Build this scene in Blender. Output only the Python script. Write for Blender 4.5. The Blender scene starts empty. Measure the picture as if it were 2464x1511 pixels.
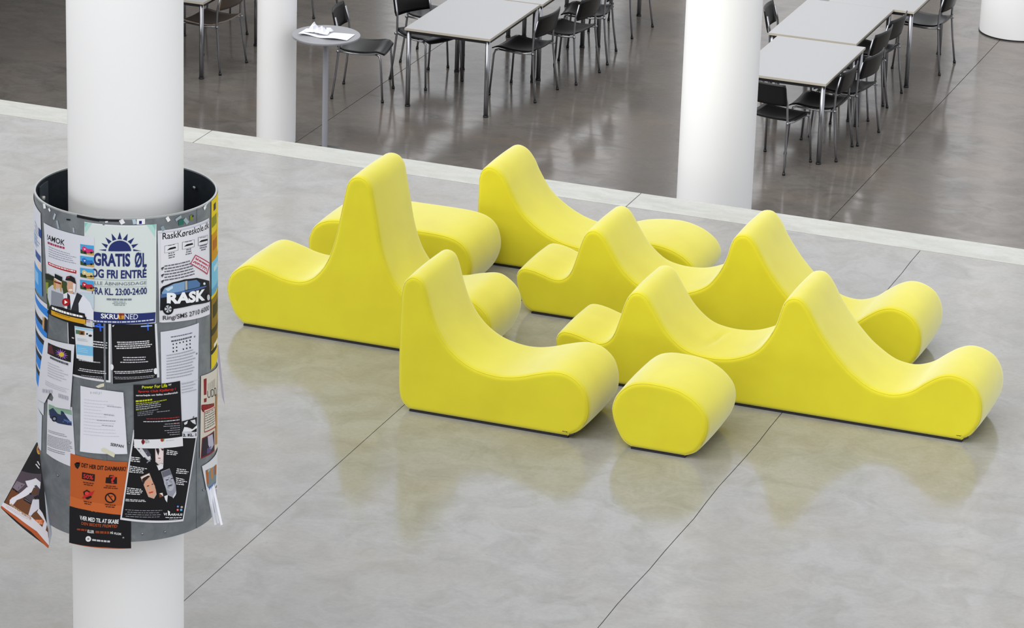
import bpy, bmesh, math, random
from mathutils import Vector, Matrix

# ------------------------------------------------------------------ camera, world, light, exposure
SC = bpy.context.scene
COL = SC.collection
CAM_F, CAM_PITCH, CAM_ROLL, CAM_YAW, CAM_H = 8798.7, 0.353984, 0.0327355, -0.348495, 7.3
FWD = Vector((math.sin(CAM_YAW) * math.cos(CAM_PITCH), math.cos(CAM_YAW) * math.cos(CAM_PITCH), -math.sin(CAM_PITCH)))
_R = Vector((math.cos(CAM_YAW), -math.sin(CAM_YAW), 0))
_U = _R.cross(FWD)
RIGHT = math.cos(CAM_ROLL) * _R + math.sin(CAM_ROLL) * _U
UP = -math.sin(CAM_ROLL) * _R + math.cos(CAM_ROLL) * _U
cam = bpy.data.cameras.new('camera')
cam.sensor_fit = 'HORIZONTAL'; cam.sensor_width = 36.0
cam.lens = CAM_F / 2464 * 36.0
cam.clip_start = 0.5; cam.clip_end = 300
cam_o = bpy.data.objects.new('camera', cam)
COL.objects.link(cam_o)
M = Matrix((RIGHT, UP, -FWD)).transposed().to_4x4()
M.translation = (0, 0, CAM_H)
cam_o.matrix_world = M
SC.camera = cam_o

world = bpy.data.worlds.new('overcast_sky'); SC.world = world
world.use_nodes = True
bg = world.node_tree.nodes['Background']
bg.inputs[0].default_value = (0.955, 0.975, 1.0, 1)
bg.inputs[1].default_value = 0.84
sun = bpy.data.lights.new('soft_daylight', 'SUN')
sun.energy = 2.5; sun.angle = math.radians(75); sun.color = (1.0, 0.985, 0.96)
sun_o = bpy.data.objects.new('soft_daylight', sun); COL.objects.link(sun_o)
sun_o.rotation_euler = (math.radians(54), 0, math.radians(-28))
sun_o.location = (-6, 8, 14)
SC.view_settings.view_transform = 'Standard'
SC.view_settings.look = 'None'
SC.view_settings.gamma = 1.0
SC.view_settings.use_curve_mapping = False
SC.view_settings.exposure = 0.35

# ------------------------------------------------------------------ helpers
def s2l(c):
    return c / 12.92 if c <= 0.04045 else ((c + 0.055) / 1.055) ** 2.4

def hexc(h):
    h = h.lstrip('#')
    return tuple(s2l(int(h[i:i + 2], 16) / 255) for i in (0, 2, 4)) + (1,)

MATS = {}
def new_mat(name):
    m = bpy.data.materials.new(name); m.use_nodes = True
    return m, m.node_tree.nodes, m.node_tree.links, m.node_tree.nodes['Principled BSDF']

def plain(name, color, rough=0.5, metal=0.0, spec=0.5, bump=0.0, bscale=200.0):
    if name in MATS: return MATS[name]
    m, n, l, p = new_mat(name)
    c = hexc(color) if isinstance(color, str) else tuple(color) + (1,)
    p.inputs['Base Color'].default_value = c
    p.inputs['Roughness'].default_value = rough
    p.inputs['Metallic'].default_value = metal
    p.inputs['Specular IOR Level'].default_value = spec
    if bump:
        tc = n.new('ShaderNodeTexCoord'); nz = n.new('ShaderNodeTexNoise'); b = n.new('ShaderNodeBump')
        nz.inputs['Scale'].default_value = bscale; nz.inputs['Detail'].default_value = 3
        l.new(tc.outputs['Object'], nz.inputs['Vector']); l.new(nz.outputs['Fac'], b.inputs['Height'])
        b.inputs['Strength'].default_value = bump; b.inputs['Distance'].default_value = 0.002
        l.new(b.outputs['Normal'], p.inputs['Normal'])
    MATS[name] = m
    return m

def ink(color):
    return plain('print_' + color, color, 0.55, spec=0.25)

def ramp(n, l, src, stops):
    r = n.new('ShaderNodeValToRGB')
    while len(r.color_ramp.elements) < len(stops): r.color_ramp.elements.new(0.5)
    for e, (p, c) in zip(r.color_ramp.elements, stops):
        e.position = p; e.color = c if len(c) == 4 else tuple(c) + (1,)
    l.new(src, r.inputs[0])
    return r

def noise(n, l, vec, scale, detail=4, rough=0.55, dist=0.0):
    z = n.new('ShaderNodeTexNoise')
    z.inputs['Scale'].default_value = scale; z.inputs['Detail'].default_value = detail
    z.inputs['Roughness'].default_value = rough; z.inputs['Distortion'].default_value = dist
    l.new(vec, z.inputs['Vector'])
    return z

def mixc(n, l, a, b, fac, mode='MIX'):
    m = n.new('ShaderNodeMix'); m.data_type = 'RGBA'; m.blend_type = mode
    for sock, v in ((m.inputs[6], a), (m.inputs[7], b)):
        if isinstance(v, tuple): sock.default_value = v
        else: l.new(v, sock)
    if isinstance(fac, float): m.inputs[0].default_value = fac
    else: l.new(fac, m.inputs[0])
    return m.outputs[2]

def concrete(name, base, dark, warm, rough_lo, rough_hi, spec=0.5, mottle=0.5, stretch=(1, 1, 1), speck=0.35):
    m, n, l, p = new_mat(name)
    g = n.new('ShaderNodeNewGeometry'); mp = n.new('ShaderNodeMapping')
    mp.inputs['Scale'].default_value = stretch
    l.new(g.outputs['Position'], mp.inputs['Vector'])
    v = mp.outputs['Vector']
    big = noise(n, l, v, 0.9, 6, 0.6, 0.4)
    mid = noise(n, l, v, 4.5, 7, 0.65, 0.8)
    fine = noise(n, l, v, 38, 5, 0.7)
    warmn = noise(n, l, v, 1.7, 4, 0.5, 0.3)
    spk = noise(n, l, v, 22, 2, 0.5)
    c = mixc(n, l, base, dark, ramp(n, l, mid.outputs['Fac'], [(0.42, (0, 0, 0)), (0.72, (mottle,) * 3)]).outputs[0])
    c = mixc(n, l, c, warm, ramp(n, l, warmn.outputs['Fac'], [(0.45, (0, 0, 0)), (0.75, (0.6,) * 3)]).outputs[0])
    c = mixc(n, l, c, dark, ramp(n, l, big.outputs['Fac'], [(0.5, (0, 0, 0)), (0.75, (0.55 * mottle,) * 3)]).outputs[0])
    c = mixc(n, l, c, (0.5, 0.5, 0.5, 1), ramp(n, l, fine.outputs['Fac'], [(0.3, (0.22,) * 3), (0.62, (0, 0, 0))]).outputs[0], 'MULTIPLY')
    c = mixc(n, l, c, (0.18, 0.16, 0.13, 1), ramp(n, l, spk.outputs['Fac'], [(0.735, (0, 0, 0)), (0.76, (speck,) * 3)]).outputs[0])
    l.new(c, p.inputs['Base Color'])
    rr = ramp(n, l, mid.outputs['Fac'], [(0.35, (rough_lo,) * 3), (0.75, (rough_hi,) * 3)])
    l.new(rr.outputs[0], p.inputs['Roughness'])
    p.inputs['Specular IOR Level'].default_value = spec
    b = n.new('ShaderNodeBump'); b.inputs['Strength'].default_value = 0.05; b.inputs['Distance'].default_value = 0.004
    l.new(mid.outputs['Fac'], b.inputs['Height']); l.new(b.outputs['Normal'], p.inputs['Normal'])
    MATS[name] = m
    return m

def mesh_obj(name, verts, faces, mat=None, parent=None, smooth=False, loc=None):
    me = bpy.data.meshes.new(name)
    me.from_pydata([tuple(v) for v in verts], [], faces)
    me.update()
    return link_mesh(name, me, mat, parent, smooth, loc)

def link_mesh(name, me, mat=None, parent=None, smooth=False, loc=None):
    if mat:
        for mm in (mat if isinstance(mat, (list, tuple)) else [mat]): me.materials.append(mm)
    if smooth:
        for p in me.polygons: p.use_smooth = True
    o = bpy.data.objects.new(name, me); COL.objects.link(o)
    if parent: o.parent = parent
    if loc: o.location = loc
    return o

def bm_obj(name, bm, mat=None, parent=None, smooth=False, loc=None):
    me = bpy.data.meshes.new(name); bm.normal_update(); bm.to_mesh(me); bm.free()
    return link_mesh(name, me, mat, parent, smooth, loc)

def empty(name, loc=(0, 0, 0), rz=0.0):
    o = bpy.data.objects.new(name, None); COL.objects.link(o)
    o.empty_display_size = 0.1; o.location = loc; o.rotation_euler = (0, 0, rz)
    return o

def tag(o, label=None, cat=None, group=None, kind=None):
    if label: o['label'] = label
    if cat: o['category'] = cat
    if group: o['group'] = group
    if kind: o['kind'] = kind
    return o

def bm_box(bm, x0, x1, y0, y1, z0, z1, bevel=0.0):
    r = bmesh.ops.create_cube(bm, size=1)
    vs = r['verts']
    for v in vs:
        v.co = Vector((x0 + (v.co.x + .5) * (x1 - x0), y0 + (v.co.y + .5) * (y1 - y0), z0 + (v.co.z + .5) * (z1 - z0)))
    if bevel:
        es = list({e for v in vs for e in v.link_edges})
        bmesh.ops.bevel(bm, geom=es, offset=bevel, segments=2, affect='EDGES', profile=0.7)

def box(name, x0, x1, y0, y1, z0, z1, mat, parent=None, bevel=0.0):
    bm = bmesh.new(); bm_box(bm, x0, x1, y0, y1, z0, z1, bevel)
    return bm_obj(name, bm, mat, parent)

def bm_tube(bm, pts, r, seg=10, cap=True):
    pts = [Vector(p) for p in pts]; rings = []
    for i, p in enumerate(pts):
        t = (pts[min(i + 1, len(pts) - 1)] - pts[max(i - 1, 0)]).normalized()
        a = Vector((0, 0, 1)) if abs(t.z) < 0.9 else Vector((1, 0, 0))
        u = t.cross(a).normalized(); w = t.cross(u)
        rr = r[i] if isinstance(r, (list, tuple)) else r
        rings.append([bm.verts.new(p + rr * (math.cos(2 * math.pi * k / seg) * u + math.sin(2 * math.pi * k / seg) * w)) for k in range(seg)])
    for a, b in zip(rings, rings[1:]):
        for k in range(seg):
            try: bm.faces.new((a[k], a[(k + 1) % seg], b[(k + 1) % seg], b[k]))
            except ValueError: pass
    if cap:
        bm.faces.new(rings[0]); bm.faces.new(rings[-1][::-1])
    bmesh.ops.recalc_face_normals(bm, faces=bm.faces)

def tube(name, pts, r, mat, parent=None, seg=10):
    bm = bmesh.new(); bm_tube(bm, pts, r, seg)
    return bm_obj(name, bm, mat, parent, True)

def bm_lathe(bm, prof, seg=48, closed=False):
    rings = []
    for r, z in prof:
        rings.append([bm.verts.new((r * math.cos(2 * math.pi * k / seg), r * math.sin(2 * math.pi * k / seg), z)) for k in range(seg)])
    pairs = list(zip(rings, rings[1:])) + ([(rings[-1], rings[0])] if closed else [])
    for a, b in pairs:
        for k in range(seg):
            bm.faces.new((a[k], a[(k + 1) % seg], b[(k + 1) % seg], b[k]))
    if not closed:
        if prof[0][0] > 1e-6: bm.faces.new(rings[0][::-1])
        if prof[-1][0] > 1e-6: bm.faces.new(rings[-1])

def lathe(name, prof, mat, parent=None, seg=48, closed=False, smooth=True, loc=None):
    bm = bmesh.new(); bm_lathe(bm, prof, seg, closed)
    bmesh.ops.recalc_face_normals(bm, faces=bm.faces)
    o = bm_obj(name, bm, mat, parent, smooth, loc)
    if smooth: o.data.set_sharp_from_angle(angle=math.radians(40))
    return o

def copy_tree(o, parent=None):
    c = o.copy(); COL.objects.link(c)
    if parent: c.parent = parent
    for ch in list(o.children):
        d = ch.copy(); COL.objects.link(d); d.parent = c
        for g in list(ch.children):
            e = g.copy(); COL.objects.link(e); e.parent = d
    return c

# ------------------------------------------------------------------ materials
concrete('light_concrete', hexc('979695'), hexc('7a7874'), hexc('928c82'), 0.09, 0.20, 0.75, 0.7)
concrete('edge_concrete', hexc('bdbeba'), hexc('a4a49d'), hexc('b3b2a8'), 0.35, 0.6, 0.4, 0.6, (1, 2.5, 1), 0.2)
concrete('dark_concrete', hexc('6f6a65'), hexc('544f4b'), hexc('786b61'), 0.09, 0.20, 0.65, 0.9, (0.8, 1.1, 1), 0.3)
plain('joint_dark', '5a5852', 0.9)
plain('white_paint', 'f4f4f5', 0.42, spec=0.4, bump=0.03, bscale=60)
plain('wall_grey', '5c5a58', 0.8)
plain('shade_slab_grey', '6a6866', 0.8)
plain('steel', '9a9ba0', 0.28, 0.9)
plain('dark_steel', '55555a', 0.35, 0.8)
plain('black_plastic', '17171a', 0.5)
plain('black_lacquer', '0b0b0c', 0.33, spec=0.32)
plain('black_frame', '1b1b1d', 0.45)
plain('brown_veneer', '4e423a', 0.4)
plain('veneer_edge', '8d8175', 0.5)
plain('laminate', 'a8a8aa', 0.30, spec=0.5)
plain('edge_band', 'b9b2a5', 0.5)
plain('grey_laminate', '94959a', 0.4)
plain('post_grey', 'a5a7b0', 0.35, 0.3)
plain('paper_white', 'e6e7ee', 0.6, spec=0.2)
plain('paper_cream', 'd8d2c4', 0.6, spec=0.2)
plain('base_black', '16161a', 0.7)
plain('label_black', '1d1a12', 0.6)

def fabric():
    m, n, l, p = new_mat('yellow_fabric')
    tc = n.new('ShaderNodeTexCoord')
    a = noise(n, l, tc.outputs['Object'], 3.0, 3)
    c = mixc(n, l, hexc('d1c822'), hexc('cabf1d'), ramp(n, l, a.outputs['Fac'], [(0.35, (0, 0, 0)), (0.7, (1, 1, 1))]).outputs[0])
    l.new(c, p.inputs['Base Color'])
    p.inputs['Roughness'].default_value = 0.75
    p.inputs['Specular IOR Level'].default_value = 0.3
    p.inputs['Sheen Weight'].default_value = 1.0
    p.inputs['Sheen Roughness'].default_value = 0.4
    p.inputs['Sheen Tint'].default_value = (0.97, 1.0, 0.88, 1)
    w = noise(n, l, tc.outputs['Object'], 420, 2)
    b = n.new('ShaderNodeBump'); b.inputs['Strength'].default_value = 0.12; b.inputs['Distance'].default_value = 0.001
    l.new(w.outputs['Fac'], b.inputs['Height']); l.new(b.outputs['Normal'], p.inputs['Normal'])
    MATS['yellow_fabric'] = m
fabric()

def galvanized(name, base, dark, rough):
    m, n, l, p = new_mat(name)
    tc = n.new('ShaderNodeTexCoord')
    a = noise(n, l, tc.outputs['Object'], 6, 5, 0.6, 1.0)
    b = n.new('ShaderNodeTexVoronoi'); b.inputs['Scale'].default_value = 45
    l.new(tc.outputs['Object'], b.inputs['Vector'])
    c = mixc(n, l, base, dark, ramp(n, l, a.outputs['Fac'], [(0.35, (0, 0, 0)), (0.7, (1, 1, 1))]).outputs[0])
    c = mixc(n, l, c, dark, ramp(n, l, b.outputs['Color'], [(0.2, (0, 0, 0)), (0.9, (0.35,) * 3)]).outputs[0])
    l.new(c, p.inputs['Base Color'])
    p.inputs['Metallic'].default_value = 0.55; p.inputs['Roughness'].default_value = rough
    MATS[name] = m
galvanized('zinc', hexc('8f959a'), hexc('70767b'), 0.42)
galvanized('zinc_inside_shade', hexc('3a4047'), hexc('2b3036'), 0.5)  # dark zinc, with the drum's inner shade put into the colour

# ------------------------------------------------------------------ setting: floors, walls, columns
LOW = -2.2
UPPER = box('floor', -26, 12, 2, 20.98, LOW + 0.02, -0.012, MATS['joint_dark'])
tag(UPPER, 'light grey polished concrete upper floor', None, None, 'structure')
rnd = random.Random(4)

def slab(x0, x1, y0, y1, zt, zb, mat, parent, wob0=0.0, wob1=0.0, seed=0):
    """a floor slab whose long joint edges may wander a little, as a crack does"""
    n = max(2, int((y1 - y0) / 0.22)) if (wob0 or wob1) else 2
    def edge(x, w, s):
        r = random.Random(s); out = []; d = 0.0
        for i in range(n):
            d = 0.75 * d + r.uniform(-w, w)
            out.append(x + d)
        return out
    e0 = edge(x0, wob0, seed); e1 = edge(x1, wob1, seed + 1)
    ys = [y0 + (y1 - y0) * i / (n - 1) for i in range(n)]
    V = []; F = []
    for i in range(n):
        V += [(e0[i], ys[i], zb), (e0[i], ys[i], zt), (e1[i], ys[i], zt), (e1[i], ys[i], zb)]
    for i in range(n - 1):
        a = 4 * i; b = a + 4
        F += [(a + 1, a + 2, b + 2, b + 1), (a, a + 1, b + 1, b), (a + 2, a + 3, b + 3, b + 2)]
    F += [(0, 3, 2, 1), (4 * n - 4, 4 * n - 3, 4 * n - 2, 4 * n - 1)]
    return mesh_obj('slab', V, F, mat, parent)

G = 0.0022
slab(-26, -6.775 - G, 2, 20.69 - G, 0, -.013, MATS['light_concrete'], UPPER, 0, 0.0005, 11)
slab(-6.775 + G, -4.88 - G, 2, 20.69 - G, 0, -.013, MATS['light_concrete'], UPPER, 0.0005, 0.006, 12)
slab(-4.88 + G, 12, 2, 20.69 - G, 0, -.013, MATS['light_concrete'], UPPER, 0.006, 0, 13)
for x0, x1 in ((-26, -12.775), (-12.775, -9.775), (-9.775, -6.78), (-6.78, -3.775), (-3.775, 12)):
    b = box('edge_stone', x0 + .003, x1 - .003, 20.69 + .003, 20.985, -.06, 0.001, MATS['edge_concrete'], UPPER, 0.002)
LOWER = box('floor', -36, 16, 20.98, 50, LOW - .3, LOW - .012, MATS['joint_dark'])
tag(LOWER, 'dark brown-grey polished concrete lower floor', None, None, 'structure')
xs = [-36, -16.67, -11.94, -7.21, -2.48, 16]
for i in range(5):
    slab(xs[i] + .003, xs[i + 1] - .003, 20.98, 50, LOW, LOW - .013, MATS['dark_concrete'], LOWER)

def column(label, x, y, r, z0, z1, name='column'):
    o = lathe(name, [(r, z0), (r, z1)], MATS['white_paint'], None, 96)
    o.location = (x, y, 0)
    tag(o, label, 'column', 'white round columns')
    return o
COLX, COLY = -6.484, 13.0725
column('thick white round column through the grey poster drum', COLX, COLY, .2405, 0, 9.5)
column('slender white round column behind the round grey bar table', -12.115, 27.3, .167, LOW, 9.5)
column('white round column between the two table groups, beside the yellow seats', -6.60, 22.0, .2485, LOW, 9.5)
o = column('stout white column at the upper right corner, base on the dark floor', -7.13, 33.58, .36, LOW + .01, 9.5)
lathe('base_ring', [(.366, LOW), (.366, LOW + .012), (.36, LOW + .012)], MATS['black_frame'], o, 64)

# glazed end wall of the lower hall, unseen slabs and wall added for shade
WALL = tag(box('wall_back', -36, 16, 49.6, 50, LOW, LOW + .5, MATS['wall_grey']), 'grey end wall of the lower hall', None, None, 'structure')
box('lintel', -36, 16, 49.6, 50, 6.9, 7.4, MATS['wall_grey'], WALL)
box('shade_bay', -36, -20.4, 49.6, 50, LOW + .5, 6.9, MATS['wall_grey'], WALL)  # solid bay added to keep the left floor's reflections dark
for i in range(5, 14):
    x = -36 + i * 4
    box('pier', x - .4, x + .4, 49.6, 50, LOW + .5, 6.9, MATS['wall_grey'], WALL)

tag(box('shade_slab', -36, -15.6, 22.5, 36.4, 1.5, 2.2, MATS['shade_slab_grey']), 'unseen slab added to shade the left side of the lower hall', None, None, 'structure')  # out of view, added to keep daylight off the lower left
tag(box('shade_wall_left', -21.4, -21, 21, 50, LOW, 1.5, MATS['wall_grey']), 'unseen grey wall added to darken the left of the lower hall', None, None, 'structure')  # out of view, added so the left floor mirrors something dark
side_shade = box('shade_slab', -26, -7.0, 2.0, 11.3, 4.8, 5.2, MATS['shade_slab_grey'])  # unseen slab, added to shade the floor at the near left
tag(side_shade, 'unseen slab added to shade the near left of the upper floor', None, None, 'structure')
near_shade = box('shade_slab', -26, 12, -8, 2.0, 5.15, 5.65, MATS['shade_slab_grey'])  # unseen deck, added to block light from behind the camera
tag(near_shade, 'unseen deck below the camera, added to shade the near floor', None, None, 'structure')

# ------------------------------------------------------------------ yellow seats
def catmull(pts, per=6):
    out = []
    P = [Vector(p) for p in pts]
    for i in range(len(P) - 1):
        p0 = P[max(i - 1, 0)]; p1 = P[i]; p2 = P[i + 1]; p3 = P[min(i + 2, len(P) - 1)]
        for k in range(per):
            t = k / per
            out.append(0.5 * ((2 * p1) + (p2 - p0) * t + (2 * p0 - 5 * p1 + 4 * p2 - p3) * t * t + (3 * p1 - p0 - 3 * p2 + p3) * t ** 3))
    out.append(P[-1])
    return out

def resample(pts, step):
    out = [pts[0]]; acc = 0.0
    for a, b in zip(pts, pts[1:]):
        L = (b - a).length; pos = step - acc
        while pos <= L:
            out.append(a.lerp(b, pos / L)); pos += step
        acc = (acc + L) % step if L + acc >= step else acc + L
    if (out[-1] - pts[-1]).length > step * .4: out.append(pts[-1])
    else: out[-1] = pts[-1]
    return out

BASE_H = 0.008
def seat_unit(name, label, cat, x, y, prof, depth=0.51, rad=0.024, crease=None, pull=True):
    """a foam block: the side profile (from its left foot over the top to its right foot) swept through the depth"""
    root = empty(name, (x, y, 0))
    tag(root, label, cat, 'yellow foam seats on the upper floor')
    prof = [(a, max(b, BASE_H)) for a, b in prof]
    loop = resample(catmull(prof), 0.016)
    n_top = len(loop)
    a, b = loop[-1], loop[0]
    nb = max(3, int((b - a).length / 0.05))
    for k in range(1, nb): loop.append(a.lerp(b, k / nb))
    N = len(loop)
    nrm = []
    for i in range(N):
        t = loop[(i + 1) % N] - loop[i - 1]
        nrm.append(Vector((t.y, -t.x)).normalized())          # clockwise loop: inward normal
    rings = [(0.0, rad + .006)]
    for k in range(0, 7):
        a_ = k / 6 * math.pi / 2
        rings.append((rad * (1 - math.cos(a_)), rad * (1 - math.sin(a_))))
    mids = 14
    front = rings[:]
    back = [(depth - yy, ii) for yy, ii in reversed(rings)]
    mid = [(rad + (depth - 2 * rad) * k / mids, 0.0) for k in range(1, mids)]
    allr = front + mid + back
    bm = bmesh.new(); R = []
    for yy, ins in allr:
        ring = []
        # gentle crown of the upholstery through the depth
        crown = 0.006 * math.sin(math.pi * min(max(yy / depth, 0), 1))
        for i, p in enumerate(loop):
            k = ins - (crown if i < n_top and p.y > .03 else 0)
            q = p + nrm[i] * k
            zz = max(q.y, BASE_H)
            if crease:
                cx, y0, y1, dep = crease
                if y0 < yy < y1 and p.y > .05:
                    zz -= dep * math.exp(-((q.x - cx - 0.10 * (yy - y0)) / .012) ** 2) * math.sin(math.pi * (yy - y0) / (y1 - y0))
            ring.append(bm.verts.new((q.x, yy, zz)))
        R.append(ring)
    for r0, r1 in zip(R, R[1:]):
        for i in range(N):
            bm.faces.new((r0[i], r0[(i + 1) % N], r1[(i + 1) % N], r1[i]))
    f0 = bm.faces.new(R[0]); f1 = bm.faces.new(R[-1][::-1])
    bmesh.ops.recalc_face_normals(bm, faces=bm.faces)
    bmesh.ops.triangulate(bm, faces=[f0, f1])
    body = bm_obj('cover', bm, MATS['yellow_fabric'], root, True)
    # stitched seams running round both side panels
    for yy, nm in ((rad * .30, 'seam'), (depth - rad * .30, 'seam')):
        bm = bmesh.new()
        pts = [(loop[i].x + nrm[i].x * rad * .26, yy, loop[i].y + nrm[i].y * rad * .26) for i in range(n_top)]
        bm_tube(bm, pts, 0.0022, 5)
        bm_obj(nm, bm, MATS['yellow_fabric'], body, True)
    bx0, bx1 = prof[0][0], prof[-1][0]
    box('base', bx0 - .004, bx1 + .004, .004, depth - .004, 0, BASE_H + .002, MATS['base_black'], root)
    if pull:
        p = loop[n_top - 4]
        q = loop[n_top - 2]
        bm = bmesh.new()
        bm_tube(bm, [(p.x + .002, .008, p.y), (q.x + .004, .005, q.y + .006)], .006, 6)
        bm_obj('zip_end', bm, MATS['label_black'], root)
    return root

P_A = [(-.69, 0), (-.735, .045), (-.770, .10), (-.800, .20), (-.782, .285), (-.725, .342), (-.655, .370), (-.555, .352), (-.460, .325),
       (-.370, .317), (-.300, .336), (-.240, .385), (-.186, .468), (-.143, .591), (-.115, .729), (-.090, .856), (-.072, .935), (-.042, .974), (0, .987)]
P_A = P_A + [(-a, b) for a, b in reversed(P_A[:-1])]
P_B = [(.073, 0), (.028, .042), (.006, .10), (0, .22), (0, .35), (.002, .50), (.004, .617), (.014, .704), (.035, .743), (.069, .765), (.103, .760), (.129, .739),
       (.152, .683), (.176, .601), (.213, .505), (.267, .419), (.338, .353), (.425, .308), (.529, .287), (.614, .288), (.700, .306), (.783, .334),
       (.875, .360), (.945, .360), (1.005, .335), (1.055, .285), (1.080, .211), (1.078, .125), (1.039, .055), (.97, 0)]
P_C = [(.12, 0), (.067, .039), (.022, .117), (0, .19), (.008, .251), (.039, .308), (.087, .352), (.13, .372), (.194, .383), (.302, .380), (.386, .362),
       (.462, .319), (.514, .261), (.530, .20), (.521, .126), (.476, .044), (.412, 0)]
P_D = [(.105, 0), (.054, .04), (.016, .12), (0, .19), (.005, .235), (.035, .263), (.08, .266), (.14, .255), (.2, .237), (.245, .230), (.29, .243),
       (.326, .285), (.355, .37), (.385, .475), (.41, .53), (.44, .554), (.48, .556), (.52, .528), (.575, .445), (.64, .355), (.73, .282), (.82, .255),
       (.93, .252), (1.03, .272), (1.135, .325), (1.20, .405), (1.245, .50), (1.272, .60), (1.295, .643), (1.33, .662), (1.375, .658), (1.42, .612),
       (1.475, .52), (1.55, .42), (1.62, .345), (1.68, .292), (1.78, .230), (1.86, .210), (1.93, .213), (2.01, .245), (2.08, .30), (2.145, .345),
       (2.21, .368), (2.275, .362), (2.34, .330), (2.38, .275), (2.397, .21), (2.392, .13), (2.355, .055), (2.30, 0)]
P_H = [(.07, 0), (.025, .045), (.004, .12), (0, .33), (.001, .469), (.005, .545), (.03, .591), (.076, .609), (.132, .587), (.179, .531), (.219, .455),
       (.287, .356), (.372, .286), (.470, .232), (.562, .202), (.66, .190), (.75, .203), (.83, .230), (.92, .259), (1.03, .277), (1.15, .279), (1.265, .247),
       (1.345, .192), (1.378, .125), (1.36, .06), (1.30, 0)]
P_F = [(.10, 0), (.05, .05), (.012, .12), (0, .20), (.010, .25), (.036, .30), (.085, .338), (.17, .362), (.35, .370), (.55, .373), (.75, .374), (.87, .368),
       (.95, .345), (1.005, .295), (1.03, .21), (1.02, .13), (.98, .05), (.93, 0)]

seat_unit('wave_bench', 'tall yellow two-sided bench with the highest peak, low rolls either side', 'bench', -7.367, 17.729, P_A)
seat_unit('lounge_chair', 'yellow lounge chair with straight high back, frontmost, beside the stool', 'lounge chair', -6.786, 16.92, P_B)
seat_unit('foam_stool', 'short yellow barrel-shaped stool with flat oval end, closest to the camera', 'stool', -5.577, 16.92, P_C, pull=False)
seat_unit('wave_bench', 'long yellow two-peaked bench behind the stool, with a crease in its seat', 'bench', -6.190, 17.749, P_D, crease=(.82, .12, .44, .012))
seat_unit('wave_bench', 'long yellow two-peaked bench in the middle row, behind its creased twin', 'bench', -6.749, 18.62, P_D)
seat_unit('lounge_chair', 'low yellow lounge chair with long seat, hindmost, nearest the floor edge', 'lounge chair', -7.256, 19.303, P_H)
seat_unit('foam_bench', 'flat-topped yellow bench with rounded ends behind the tallest peak', 'bench', -8.080, 18.68, P_F)

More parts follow.
